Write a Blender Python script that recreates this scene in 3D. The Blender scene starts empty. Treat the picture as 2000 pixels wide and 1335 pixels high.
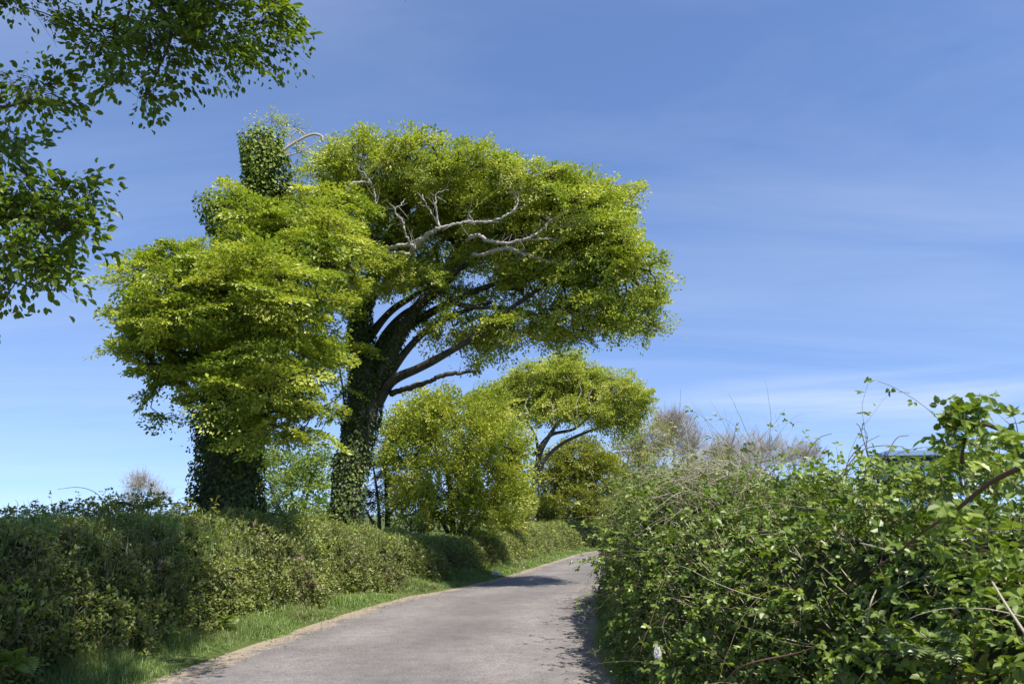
import bpy, math, random
import numpy as np
from math import radians, sin, cos, tan, pi

rng = np.random.default_rng(11)
random.seed(11)
scene = bpy.context.scene
col = scene.collection

# ------------------------------------------------------------------ camera
PITCH = radians(12.4)
F = 1556.0                      # focal length in photo pixels (2000 px wide), 28 mm lens
EYE = 1.6
cam_d = bpy.data.cameras.new("camera")
cam_d.lens = 28.0
cam_d.sensor_width = 36.0
cam_d.clip_end = 6000
cam_d.clip_start = 0.05
cam_d.dof.use_dof = True
cam_d.dof.focus_distance = 15.0
cam_d.dof.aperture_fstop = 7.1
cam = bpy.data.objects.new("camera", cam_d)
cam.location = (0, 0, EYE)
cam.rotation_euler = (radians(90) + PITCH, 0, 0)
col.objects.link(cam)
scene.camera = cam

# ------------------------------------------------------------------ world and sun
SKY_LIFT = 0.125                 # the clear, clean air near the horizon
SUN_EL = radians(59)
SUN_AZ = radians(37)            # sun stands behind the camera, this far to its right
sun_vec = np.array([sin(SUN_AZ) * cos(SUN_EL), -cos(SUN_AZ) * cos(SUN_EL), sin(SUN_EL)])
world = bpy.data.worlds.new("World")
scene.world = world
world.use_nodes = True
nt = world.node_tree
nt.nodes.clear()
wo = nt.nodes.new('ShaderNodeOutputWorld')
bg = nt.nodes.new('ShaderNodeBackground')
sky = nt.nodes.new('ShaderNodeTexSky')
sky.sky_type = 'NISHITA'
sky.sun_disc = False
sky.sun_elevation = SUN_EL
sky.sun_rotation = math.atan2(sun_vec[0], sun_vec[1])
sky.air_density = 1.0
sky.dust_density = 0.0
sky.ozone_density = 3.2
sky.altitude = 50
bg.inputs['Strength'].default_value = 0.118
# thin cirrus: noise over the sky plane seen in each direction
tc = nt.nodes.new('ShaderNodeTexCoord')
sep = nt.nodes.new('ShaderNodeSeparateXYZ')
nt.links.new(tc.outputs['Generated'], sep.inputs[0])
zz = nt.nodes.new('ShaderNodeMath'); zz.operation = 'ADD'; zz.inputs[1].default_value = 0.12
nt.links.new(sep.outputs['Z'], zz.inputs[0])
lift = nt.nodes.new('ShaderNodeMath'); lift.operation = 'ADD'; lift.inputs[1].default_value = SKY_LIFT
nt.links.new(sep.outputs['Z'], lift.inputs[0])
lc = nt.nodes.new('ShaderNodeCombineXYZ')
nt.links.new(sep.outputs['X'], lc.inputs[0]); nt.links.new(sep.outputs['Y'], lc.inputs[1]); nt.links.new(lift.outputs[0], lc.inputs[2])
ln_ = nt.nodes.new('ShaderNodeVectorMath'); ln_.operation = 'NORMALIZE'
nt.links.new(lc.outputs[0], ln_.inputs[0]); nt.links.new(ln_.outputs[0], sky.inputs[0])
zm = nt.nodes.new('ShaderNodeMath'); zm.operation = 'MAXIMUM'; zm.inputs[1].default_value = 0.05
nt.links.new(zz.outputs[0], zm.inputs[0])
dx = nt.nodes.new('ShaderNodeMath'); dx.operation = 'DIVIDE'
dy = nt.nodes.new('ShaderNodeMath'); dy.operation = 'DIVIDE'
nt.links.new(sep.outputs['X'], dx.inputs[0]); nt.links.new(zm.outputs[0], dx.inputs[1])
nt.links.new(sep.outputs['Y'], dy.inputs[0]); nt.links.new(zm.outputs[0], dy.inputs[1])
cmb = nt.nodes.new('ShaderNodeCombineXYZ')
nt.links.new(dx.outputs[0], cmb.inputs[0]); nt.links.new(dy.outputs[0], cmb.inputs[1])
mp = nt.nodes.new('ShaderNodeMapping')
mp.inputs['Rotation'].default_value = (0, 0, radians(-14))
mp.inputs['Scale'].default_value = (0.34, 1.15, 1)
mp.inputs['Location'].default_value = (3.1, 0.65, 0)
nt.links.new(cmb.outputs[0], mp.inputs[0])
nz = nt.nodes.new('ShaderNodeTexNoise')
nz.inputs['Scale'].default_value = 1.15
nz.inputs['Detail'].default_value = 10
nz.inputs['Roughness'].default_value = 0.6
nz.inputs['Distortion'].default_value = 0.7
nt.links.new(mp.outputs[0], nz.inputs['Vector'])
cr = nt.nodes.new('ShaderNodeMapRange')
cr.inputs['From Min'].default_value = 0.36
cr.inputs['From Max'].default_value = 0.84
cr.inputs['To Min'].default_value = 0.02
cr.inputs['To Max'].default_value = 0.26
nt.links.new(nz.outputs['Fac'], cr.inputs['Value'])
mx = nt.nodes.new('ShaderNodeMix'); mx.data_type = 'RGBA'
# one low bank of streaky cloud to the right
def mth(op, a, b):
    q = nt.nodes.new('ShaderNodeMath'); q.operation = op
    for k, v in enumerate((a, b)):
        if isinstance(v, (int, float)): q.inputs[k].default_value = v
        else: nt.links.new(v, q.inputs[k])
    return q.outputs[0]
n2_ = nt.nodes.new('ShaderNodeTexNoise'); n2_.inputs['Scale'].default_value = 3.0; n2_.inputs['Detail'].default_value = 6
m2_ = nt.nodes.new('ShaderNodeMapping'); m2_.inputs['Scale'].default_value = (1, 1, 16)
nt.links.new(tc.outputs['Generated'], m2_.inputs[0]); nt.links.new(m2_.outputs[0], n2_.inputs['Vector'])
bz = mth('SUBTRACT', 1.0, mth('MINIMUM', 1.0, mth('ABSOLUTE', mth('DIVIDE', mth('SUBTRACT', sep.outputs['Z'], 0.130), 0.040), 0)))
bx_ = mth('SUBTRACT', 1.0, mth('MINIMUM', 1.0, mth('ABSOLUTE', mth('DIVIDE', mth('SUBTRACT', sep.outputs['X'], 0.40), 0.22), 0)))
bn = mth('MAXIMUM', 0.0, mth('MULTIPLY', mth('SUBTRACT', n2_.outputs['Fac'], 0.42), 4.5))
band = mth('MULTIPLY', mth('MULTIPLY', mth('MINIMUM', 1.0, mth('MULTIPLY', bz, 1.4)), mth('MINIMUM', 1.0, mth('MULTIPLY', bx_, 1.6))), bn)
nt.links.new(mth('MINIMUM', 0.75, mth('ADD', cr.outputs[0], mth('MULTIPLY', band, 0.36))), mx.inputs[0])
hs = nt.nodes.new('ShaderNodeHueSaturation')
hs.inputs['Saturation'].default_value = 1.08
hs.inputs['Hue'].default_value = 0.5
nt.links.new(sky.outputs[0], hs.inputs['Color'])
wbal = nt.nodes.new('ShaderNodeMix'); wbal.data_type = 'RGBA'; wbal.blend_type = 'MULTIPLY'; wbal.inputs[0].default_value = 1
wbal.inputs[7].default_value = (1.0, 0.935, 1.02, 1)
nt.links.new(hs.outputs[0], wbal.inputs[6])
nt.links.new(wbal.outputs[2], mx.inputs[6])
mx.inputs[7].default_value = (4.4, 4.9, 5.8, 1)
nt.links.new(mx.outputs[2], bg.inputs[0])
nt.links.new(bg.outputs[0], wo.inputs[0])

sd = bpy.data.lights.new("sun", 'SUN')
sd.energy = 4.6
sd.angle = radians(0.53)
sd.color = (1.0, 0.95, 0.86)
sun = bpy.data.objects.new("sun", sd)
from mathutils import Vector
sun.rotation_euler = Vector(sun_vec).to_track_quat('Z', 'Y').to_euler()
sun.location = (10, -20, 40)
col.objects.link(sun)
scene.view_settings.view_transform = 'Standard'
scene.view_settings.look = 'None'
scene.view_settings.exposure = 0.78
scene.view_settings.gamma = 1.0
scene.render.engine = 'CYCLES'
scene.cycles.max_bounces = 6
scene.cycles.diffuse_bounces = 3
scene.cycles.transmission_bounces = 5
scene.cycles.glossy_bounces = 2

# ------------------------------------------------------------------ helpers
def P(px, py, Y):
    """world point at distance Y ahead, seen in the given photo direction"""
    u = (px - 1000.0) / F
    v = (667.5 - py) / F
    d = np.array([u, cos(PITCH) - v * sin(PITCH), sin(PITCH) + v * cos(PITCH)])
    return np.array([0, 0, EYE]) + d * (Y / d[1])

def pxm(Y):                      # metres per photo pixel about Y away
    return Y / F

def norm(a):
    return a / np.maximum(np.linalg.norm(a, axis=-1, keepdims=True), 1e-9)

def spline(pts, n=8):
    p = np.array(pts, float)
    q = np.vstack([2 * p[0] - p[1], p, 2 * p[-1] - p[-2]])
    out = []
    for i in range(1, len(q) - 2):
        t = np.linspace(0, 1, n, endpoint=False)[:, None]
        a, b, c, d = q[i - 1], q[i], q[i + 1], q[i + 2]
        out.append(0.5 * ((2 * b) + (c - a) * t + (2 * a - 5 * b + 4 * c - d) * t ** 2 + (3 * b - a - 3 * c + d) * t ** 3))
    out.append(q[-2][None, :])
    return np.vstack(out)

class MB:
    """collects quads (and tint values) into one mesh"""
    def __init__(s):
        s.V = []; s.Q = []; s.T = []; s.n = 0; s.S = []
    def add(s, V, Q, tint=0.5, smooth=False):
        V = np.asarray(V, float); Q = np.asarray(Q, int)
        s.V.append(V); s.Q.append(Q + s.n)
        s.T.append(np.broadcast_to(np.asarray(tint, float), (len(V),)).copy())
        s.S.append(np.full(len(Q), smooth))
        s.n += len(V)
    def build(s, name, mat, parent=None, loc=None):
        V = np.vstack(s.V); Q = np.vstack(s.Q); T = np.concatenate(s.T); S = np.concatenate(s.S)
        if loc is not None: V = V - np.asarray(loc)
        me = bpy.data.meshes.new(name)
        me.vertices.add(len(V)); me.vertices.foreach_set('co', V.astype(np.float32).ravel())
        k = Q.shape[1]
        me.loops.add(len(Q) * k); me.loops.foreach_set('vertex_index', Q.astype(np.int32).ravel())
        me.polygons.add(len(Q)); me.polygons.foreach_set('loop_start', np.arange(0, len(Q) * k, k, dtype=np.int32))
        me.polygons.foreach_set('use_smooth', S)
        me.update(calc_edges=True)
        a = me.attributes.new('tint', 'FLOAT', 'POINT'); a.data.foreach_set('value', T.astype(np.float32))
        me.validate()
        if mat: me.materials.append(mat)
        o = bpy.data.objects.new(name, me)
        col.objects.link(o)
        if parent: o.parent = parent
        return o

def tag(o, label=None, cat=None, group=None, kind=None):
    if label: o['label'] = label
    if cat: o['category'] = cat
    if group: o['group'] = group
    if kind: o['kind'] = kind
    return o

def empty(name, loc, label, cat, group=None):
    o = bpy.data.objects.new(name, None)
    o.location = tuple(float(x) for x in loc)
    o.empty_display_size = 0.3
    col.objects.link(o)
    return tag(o, label, cat, group)

def nse(p, f, seed=0.0):
    """cheap smooth noise, about -1..1"""
    x, y, z = p[..., 0] * f, p[..., 1] * f, p[..., 2] * f
    return (np.sin(1.7 * x + 1.3 * y + 0.7 * z + seed) + np.sin(-1.1 * x + 2.3 * y + 1.9 * z + 2.1 * seed)
            + np.sin(2.9 * x - 0.8 * y - 2.2 * z + 3.7 * seed) + np.sin(0.6 * x + 3.1 * y - 1.4 * z + 5.3 * seed)) / 4 * 1.4

def tube(mb, pts, radii, sides=8, rough=0.0, tint=0.5, flute=0.0):
    pts = np.asarray(pts, float); n = len(pts)
    r = np.interp(np.linspace(0, 1, n), np.linspace(0, 1, len(radii)), radii)
    t = norm(np.gradient(pts, axis=0))
    ref = np.array([0.0, 1.0, 0.15]); 
    a = norm(np.cross(t, ref)); b = np.cross(t, a)
    ang = np.arange(sides) * 2 * pi / sides
    ring = a[:, None, :] * np.cos(ang)[None, :, None] + b[:, None, :] * np.sin(ang)[None, :, None]
    rr = np.repeat(r[:, None], sides, 1)
    if flute: rr = rr * (1 + flute * np.sin(ang * 3 + 1)[None, :] + flute * 0.7 * np.sin(ang * 5 + 2)[None, :])
    if rough: rr = rr * (1 + rough * nse(pts[:, None, :] + ring * rr[..., None], 3.0))
    V = (pts[:, None, :] + ring * rr[..., None]).reshape(-1, 3)
    i, j = np.meshgrid(np.arange(n - 1), np.arange(sides), indexing='ij')
    j2 = (j + 1) % sides
    Q = np.stack([i * sides + j, i * sides + j2, (i + 1) * sides + j2, (i + 1) * sides + j], -1).reshape(-1, 4)
    # caps
    nV = len(V)
    V = np.vstack([V, pts[-1] + t[-1] * r[-1] * 0.3, pts[0]])
    if sides % 2 == 0:
        k = np.arange(0, sides, 2)
        top = (n - 1) * sides
        Q = np.vstack([Q, np.stack([top + k, top + k + 1, top + (k + 2) % sides, np.full(len(k), nV)], -1),
                       np.stack([k + 1, k, np.full(len(k), nV + 1), (k + 2) % sides], -1)])
    mb.add(V, Q, tint, True)

def sticks(mb, p0, p1, r0, r1, sides=3, tint=0.5):
    p0 = np.atleast_2d(p0); p1 = np.atleast_2d(p1); n = len(p0)
    r0 = np.broadcast_to(r0, (n,)); r1 = np.broadcast_to(r1, (n,))
    t = norm(p1 - p0)
    ref = np.where(np.abs(t[:, 2:3]) > 0.8, np.array([[1.0, 0, 0]]), np.array([[0, 0, 1.0]]))
    a = norm(np.cross(t, ref)); b = np.cross(t, a)
    ang = np.arange(sides) * 2 * pi / sides
    ring = a[:, None, :] * np.cos(ang)[None, :, None] + b[:, None, :] * np.sin(ang)[None, :, None]
    V = np.concatenate([p0[:, None, :] + ring * r0[:, None, None], p1[:, None, :] + ring * r1[:, None, None]], 1)
    k = np.arange(sides); k2 = (k + 1) % sides
    q = np.stack([k, k2, k2 + sides, k + sides], -1)
    Q = (q[None] + (np.arange(n) * 2 * sides)[:, None, None]).reshape(-1, 4)
    tt = np.repeat(np.broadcast_to(tint, (n,)), 2 * sides)
    mb.add(V.reshape(-1, 3), Q, tt, True)

def leaves(mb, pos, d, nr, L, W, tint, near=False, fold=0.18):
    n = len(pos)
    d = norm(d); nr = nr - (nr * d).sum(-1, keepdims=True) * d; nr = norm(nr)
    s = np.cross(d, nr)
    L = np.broadcast_to(L, (n,))[:, None]; W = np.broadcast_to(W, (n,))[:, None]
    tint = np.broadcast_to(tint, (n,))
    if not near:
        V = np.stack([pos, pos + d * L * .45 + s * W * .5 + nr * W * fold, pos + d * L, pos + d * L * .45 - s * W * .5 + nr * W * fold], 1)
        Q = np.arange(4)[None] + (np.arange(n) * 4)[:, None]
        mb.add(V.reshape(-1, 3), Q, np.repeat(tint, 4))
    else:
        cur = -nr * L * 0.10
        V = np.stack([pos,
                      pos + d * L * .28 + s * W * .44 + nr * W * fold,
                      pos + d * L * .68 + s * W * .40 + nr * W * fold + cur * .5,
                      pos + d * L + cur * 1.5,
                      pos + d * L * .68 - s * W * .40 + nr * W * fold + cur * .5,
                      pos + d * L * .28 - s * W * .44 + nr * W * fold], 1)
        q = np.array([[0, 1, 2, 3], [0, 3, 4, 5]])
        Q = (q[None] + (np.arange(n) * 6)[:, None, None]).reshape(-1, 4)
        mb.add(V.reshape(-1, 3), Q, np.repeat(tint, 6))

def rv(n, s=1.0):
    return rng.normal(0, s, (n, 3))

# ------------------------------------------------------------------ materials
def new_mat(name):
    m = bpy.data.materials.new(name); m.use_nodes = True
    nt = m.node_tree; nt.nodes.clear()
    out = nt.nodes.new('ShaderNodeOutputMaterial')
    return m, nt, out

def ramp(nt, stops):
    r = nt.nodes.new('ShaderNodeValToRGB')
    e = r.color_ramp.elements
    while len(e) < len(stops): e.new(0.5)
    for k, (p, c) in enumerate(stops):
        e[k].position = p; e[k].color = (*c, 1)
    return r

def leaf_mat(name, stops, trans=0.34, gloss=0.06, rough=0.45, tcol=1.5):
    m, nt, out = new_mat(name)
    at = nt.nodes.new('ShaderNodeAttribute'); at.attribute_name = 'tint'
    r = ramp(nt, stops)
    nt.links.new(at.outputs['Fac'], r.inputs[0])
    df = nt.nodes.new('ShaderNodeBsdfDiffuse')
    nt.links.new(r.outputs[0], df.inputs[0])
    tr = nt.nodes.new('ShaderNodeBsdfTranslucent')
    mul = nt.nodes.new('ShaderNodeMix'); mul.data_type = 'RGBA'; mul.blend_type = 'MULTIPLY'
    mul.inputs[0].default_value = 1.0
    nt.links.new(r.outputs[0], mul.inputs[6]); mul.inputs[7].default_value = (tcol, tcol * 1.05, tcol * 0.5, 1)
    nt.links.new(mul.outputs[2], tr.inputs[0])
    mix = nt.nodes.new('ShaderNodeMixShader'); mix.inputs[0].default_value = trans
    nt.links.new(df.outputs[0], mix.inputs[1]); nt.links.new(tr.outputs[0], mix.inputs[2])
    gl = nt.nodes.new('ShaderNodeBsdfGlossy'); gl.inputs['Roughness'].default_value = rough
    gl.inputs[0].default_value = (1, 1, 1, 1)
    m2 = nt.nodes.new('ShaderNodeMixShader'); m2.inputs[0].default_value = gloss
    nt.links.new(mix.outputs[0], m2.inputs[1]); nt.links.new(gl.outputs[0], m2.inputs[2])
    nt.links.new(m2.outputs[0], out.inputs[0])
    return m

def bark_mat(name, dark, light, scale=9, rough=0.9, bump=0.6):
    m, nt, out = new_mat(name)
    tcn = nt.nodes.new('ShaderNodeTexCoord')
    mpn = nt.nodes.new('ShaderNodeMapping'); mpn.inputs['Scale'].default_value = (1, 1, 0.35)
    nt.links.new(tcn.outputs['Object'], mpn.inputs[0])
    n1 = nt.nodes.new('ShaderNodeTexNoise'); n1.inputs['Scale'].default_value = scale; n1.inputs['Detail'].default_value = 8
    n1.inputs['Roughness'].default_value = 0.7
    nt.links.new(mpn.outputs[0], n1.inputs['Vector'])
    r = ramp(nt, [(0.3, dark), (0.7, light)])
    nt.links.new(n1.outputs['Fac'], r.inputs[0])
    b = nt.nodes.new('ShaderNodeBsdfPrincipled'); b.inputs['Roughness'].default_value = rough
    b.inputs['Specular IOR Level'].default_value = 0.2
    nt.links.new(r.outputs[0], b.inputs['Base Color'])
    bp = nt.nodes.new('ShaderNodeBump'); bp.inputs['Strength'].default_value = bump; bp.inputs['Distance'].default_value = 0.02
    nt.links.new(n1.outputs['Fac'], bp.inputs['Height']); nt.links.new(bp.outputs[0], b.inputs['Normal'])
    nt.links.new(b.outputs[0], out.inputs[0])
    return m

def stem_mat(name, stops, rough=0.8):
    m, nt, out = new_mat(name)
    at = nt.nodes.new('ShaderNodeAttribute'); at.attribute_name = 'tint'
    r = ramp(nt, stops); nt.links.new(at.outputs['Fac'], r.inputs[0])
    b = nt.nodes.new('ShaderNodeBsdfPrincipled'); b.inputs['Roughness'].default_value = rough
    b.inputs['Specular IOR Level'].default_value = 0.2
    nt.links.new(r.outputs[0], b.inputs['Base Color']); nt.links.new(b.outputs[0], out.inputs[0])
    return m

def plain(name, c, rough=0.5, metal=0.0, noise=0.0):
    m, nt, out = new_mat(name)
    b = nt.nodes.new('ShaderNodeBsdfPrincipled'); b.inputs['Roughness'].default_value = rough
    b.inputs['Metallic'].default_value = metal
    n1 = nt.nodes.new('ShaderNodeTexNoise'); n1.inputs['Scale'].default_value = 6; n1.inputs['Detail'].default_value = 5
    r = ramp(nt, [(0.3, tuple(x * (1 - noise) for x in c)), (0.7, tuple(min(1, x * (1 + noise)) for x in c))])
    nt.links.new(n1.outputs['Fac'], r.inputs[0]); nt.links.new(r.outputs[0], b.inputs['Base Color'])
    nt.links.new(b.outputs[0], out.inputs[0])
    return m

M = {}
M['beech'] = leaf_mat('beech_leaf', [(0.0, (0.11, 0.17, 0.022)), (0.35, (0.26, 0.325, 0.035)), (0.7, (0.40, 0.435, 0.055)), (1.0, (0.56, 0.56, 0.14))], gloss=0.035)
M['beech_far'] = leaf_mat('far_beech_leaf', [(0.0, (0.16, 0.20, 0.025)), (0.5, (0.33, 0.38, 0.05)), (1.0, (0.52, 0.52, 0.11))], gloss=0.03)
M['beech_shade'] = leaf_mat('shaded_beech_leaf', [(0.0, (0.05, 0.085, 0.008)), (0.6, (0.11, 0.165, 0.014)), (1.0, (0.19, 0.25, 0.02))], trans=0.45, gloss=0.025)  # darker copy of the beech leaf; the backlit crown's shade is put into the colour
M['gold'] = leaf_mat('young_gold_leaf', [(0.0, (0.13, 0.18, 0.02)), (0.4, (0.265, 0.315, 0.028)), (0.8, (0.40, 0.42, 0.05)), (1.0, (0.54, 0.47, 0.10))], gloss=0.03)
M['olive'] = leaf_mat('olive_leaf', [(0.0, (0.13, 0.15, 0.02)), (0.5, (0.235, 0.26, 0.03)), (1.0, (0.37, 0.36, 0.06))], gloss=0.03)
M['sycamore'] = leaf_mat('mid_green_leaf', [(0.0, (0.10, 0.16, 0.03)), (0.5, (0.19, 0.27, 0.04)), (1.0, (0.30, 0.36, 0.08))], gloss=0.03)
M['ivy'] = leaf_mat('ivy_leaf', [(0.0, (0.03, 0.05, 0.010)), (0.55, (0.07, 0.11, 0.012)), (1.0, (0.20, 0.26, 0.02))], trans=0.18, gloss=0.03, rough=0.5)
M['hedge'] = leaf_mat('hedge_leaf', [(0.0, (0.20, 0.145, 0.085)), (0.12, (0.19, 0.17, 0.075)), (0.24, (0.12, 0.145, 0.03)), (0.6, (0.20, 0.24, 0.045)), (0.85, (0.28, 0.32, 0.065)), (1.0, (0.38, 0.43, 0.06))], gloss=0.03, trans=0.3)
M['bramble'] = leaf_mat('bramble_leaf', [(0.0, (0.18, 0.08, 0.025)), (0.07, (0.075, 0.10, 0.015)), (0.45, (0.115, 0.175, 0.020)), (0.8, (0.18, 0.25, 0.03)), (1.0, (0.28, 0.34, 0.06))], trans=0.3, gloss=0.035)
M['fern'] = leaf_mat('fern_leaf', [(0.0, (0.09, 0.14, 0.015)), (1.0, (0.20, 0.27, 0.03))], trans=0.4)
M['grass'] = leaf_mat('grass_blade', [(0.0, (0.38, 0.31, 0.18)), (0.25, (0.19, 0.22, 0.07)), (0.6, (0.17, 0.26, 0.065)), (1.0, (0.27, 0.37, 0.11))], trans=0.35, gloss=0.05)
M['bark'] = bark_mat('beech_bark', (0.025, 0.022, 0.016), (0.11, 0.10, 0.075))
M['bark_pale'] = bark_mat('dead_wood', (0.24, 0.21, 0.18), (0.50, 0.46, 0.41), scale=14, bump=0.3)
M['bark_dark'] = bark_mat('young_bark', (0.035, 0.03, 0.025), (0.10, 0.09, 0.075), scale=14)
M['bare'] = stem_mat('bare_twig', [(0.0, (0.22, 0.19, 0.155)), (1.0, (0.48, 0.43, 0.36))])
M['bare_grey'] = stem_mat('grey_limb', [(0.0, (0.035, 0.032, 0.026)), (1.0, (0.15, 0.14, 0.115))])
M['dry'] = stem_mat('dry_stem', [(0.0, (0.13, 0.10, 0.06)), (0.6, (0.30, 0.25, 0.17)), (1.0, (0.46, 0.41, 0.32))])
M['cane'] = stem_mat('bramble_cane', [(0.0, (0.07, 0.045, 0.03)), (0.6, (0.13, 0.07, 0.05)), (1.0, (0.14, 0.16, 0.06))], 0.55)

def earth_mat(name, a, b_, c):
    m, nt, out = new_mat(name)
    tcn = nt.nodes.new('ShaderNodeTexCoord')
    n1 = nt.nodes.new('ShaderNodeTexNoise'); n1.inputs['Scale'].default_value = 5; n1.inputs['Detail'].default_value = 9; n1.inputs['Roughness'].default_value = 0.7
    nt.links.new(tcn.outputs['Object'], n1.inputs['Vector'])
    r = ramp(nt, [(0.3, a), (0.5, b_), (0.75, c)])
    nt.links.new(n1.outputs['Fac'], r.inputs[0])
    b = nt.nodes.new('ShaderNodeBsdfPrincipled'); b.inputs['Roughness'].default_value = 0.95; b.inputs['Specular IOR Level'].default_value = 0.1
    nt.links.new(r.outputs[0], b.inputs['Base Color'])
    bp = nt.nodes.new('ShaderNodeBump'); bp.inputs['Distance'].default_value = 0.08
    nt.links.new(n1.outputs['Fac'], bp.inputs['Height']); nt.links.new(bp.outputs[0], b.inputs['Normal'])
    nt.links.new(b.outputs[0], out.inputs[0])
    return m
M['earth'] = earth_mat('bank_earth', (0.03, 0.03, 0.012), (0.045, 0.055, 0.016), (0.07, 0.08, 0.025))
M['hill'] = earth_mat('hill_ground', (0.08, 0.12, 0.06), (0.11, 0.15, 0.08), (0.15, 0.18, 0.10))

# ------------------------------------------------------------------ road geometry
EDGE = spline([(-7.6, -14), (-5.9, -4), (-5.0, 1), (-4.3, 4.5), (-3.55, 8.4), (-2.9, 13.0), (-2.2, 16.6), (-1.25, 19.0), (-0.2, 22.4), (0.62, 26.0),
               (1.65, 30.6), (3.6, 38.5), (7.0, 45.0), (12.5, 49.5), (20, 52), (30, 54), (45, 54)], 10)
tg = norm(np.gradient(EDGE, axis=0))
NL = np.stack([-tg[:, 1], tg[:, 0]], -1)        # points left, away from the road
ROADW = np.interp(EDGE[:, 1], [-14, 2, 8.4, 17, 24, 60], [5.6, 5.0, 4.55, 3.9, 3.9, 3.9])

def edge_at(Y):
    i = np.interp(Y, EDGE[:, 1][:-20], np.arange(len(EDGE))[:-20])
    return i
def left_pt(Y, d):
    """point a distance d to the left of the road's left edge, at the edge station Y"""
    i = edge_at(Y); k = np.arange(len(EDGE))
    e = np.stack([np.interp(i, k, EDGE[:, 0]), np.interp(i, k, EDGE[:, 1])], -1)
    n = np.stack([np.interp(i, k, NL[:, 0]), np.interp(i, k, NL[:, 1])], -1)
    return e + n * np.asarray(d)[..., None]

def signed(x, y):
    """distance left of the left edge, and whether beyond"""
    p = np.stack([x, y], -1).reshape(-1, 2)
    out = np.empty(len(p)); wd = np.empty(len(p))
    for a in range(0, len(p), 20000):
        q = p[a:a + 20000]
        dd = ((q[:, None, :] - EDGE[None]) ** 2).sum(-1)
        k = dd.argmin(1)
        out[a:a + 20000] = ((q - EDGE[k]) * NL[k]).sum(-1)
        far = np.sqrt(dd[np.arange(len(q)), k])
        sg = np.sign(out[a:a + 20000])
        out[a:a + 20000] = np.where(far > 3 * np.abs(out[a:a + 20000]) + 1, sg * far, out[a:a + 20000])
        wd[a:a + 20000] = ROADW[k]
    return out.reshape(x.shape), wd.reshape(x.shape)

def sstep(a, b, x):
    t = np.clip((x - a) / (b - a), 0, 1); return t * t * (3 - 2 * t)

def ground_z(x, y):
    d, w = signed(x, y)
    zl = 0.05 * sstep(0, 0.35, d) + 0.85 * sstep(1.3, 3.0, d)
    dr = -(d + w)
    zr = 0.05 * sstep(0, 0.3, dr) + 0.25 * sstep(0.8, 2.5, dr)
    z = np.where(d > 0, zl, np.where(dr > 0, zr, 0.0)) - 0.012
    return z

# ground sheet
gx = np.concatenate([-np.geomspace(1500, 30, 16), np.linspace(-26, -9, 12), np.linspace(-8.4, 12, 110), np.linspace(13, 60, 40), np.geomspace(66, 1500, 15)])
gy = np.concatenate([-np.geomspace(300, 12, 8), np.linspace(-9, 60, 190), np.geomspace(62, 2500, 30)])
X, Yg = np.meshgrid(gx, gy, indexing='ij')
Z = ground_z(X, Yg)
far = sstep(60, 400, np.hypot(X, Yg))
Z = Z + far * (1.2 * np.sin(X * 0.006 + 1) - 1.0) + (0.05 * np.sin(X * 0.7) * np.sin(Yg * 0.5)) * sstep(5, 12, np.abs(X))
nx, ny = X.shape
i, j = np.meshgrid(np.arange(nx - 1), np.arange(ny - 1), indexing='ij')
Q = np.stack([i * ny + j, (i + 1) * ny + j, (i + 1) * ny + j + 1, i * ny + j + 1], -1).reshape(-1, 4)
mb = MB(); mb.add(np.stack([X, Yg, Z], -1).reshape(-1, 3), Q, 0.5, True)
m, nt_, out = new_mat('field_ground')
tcn = nt_.nodes.new('ShaderNodeTexCoord')
n1 = nt_.nodes.new('ShaderNodeTexNoise'); n1.inputs['Scale'].default_value = 0.09; n1.inputs['Detail'].default_value = 10; n1.inputs['Roughness'].default_value = 0.65
n2 = nt_.nodes.new('ShaderNodeTexNoise'); n2.inputs['Scale'].default_value = 14; n2.inputs['Detail'].default_value = 6
nt_.links.new(tcn.outputs['Object'], n1.inputs['Vector']); nt_.links.new(tcn.outputs['Object'], n2.inputs['Vector'])
r1 = ramp(nt_, [(0.35, (0.055, 0.085, 0.018)), (0.5, (0.09, 0.13, 0.025)), (0.65, (0.13, 0.14, 0.04))])
r2 = ramp(nt_, [(0.3, (0.07, 0.06, 0.035)), (0.7, (0.11, 0.14, 0.04))])
nt_.links.new(n1.outputs['Fac'], r1.inputs[0]); nt_.links.new(n2.outputs['Fac'], r2.inputs[0])
mm = nt_.nodes.new('ShaderNodeMix'); mm.data_type = 'RGBA'; mm.inputs[0].default_value = 0.5
nt_.links.new(r1.outputs[0], mm.inputs[6]); nt_.links.new(r2.outputs[0], mm.inputs[7])
b = nt_.nodes.new('ShaderNodeBsdfPrincipled'); b.inputs['Roughness'].default_value = 0.95; b.inputs['Specular IOR Level'].default_value = 0.1
nt_.links.new(mm.outputs[2], b.inputs['Base Color'])
bp = nt_.nodes.new('ShaderNodeBump'); bp.inputs['Distance'].default_value = 0.05
nt_.links.new(n2.outputs['Fac'], bp.inputs['Height']); nt_.links.new(bp.outputs[0], b.inputs['Normal'])
nt_.links.new(b.outputs[0], out.inputs[0])
tag(mb.build('ground', m), kind='structure')

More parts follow.
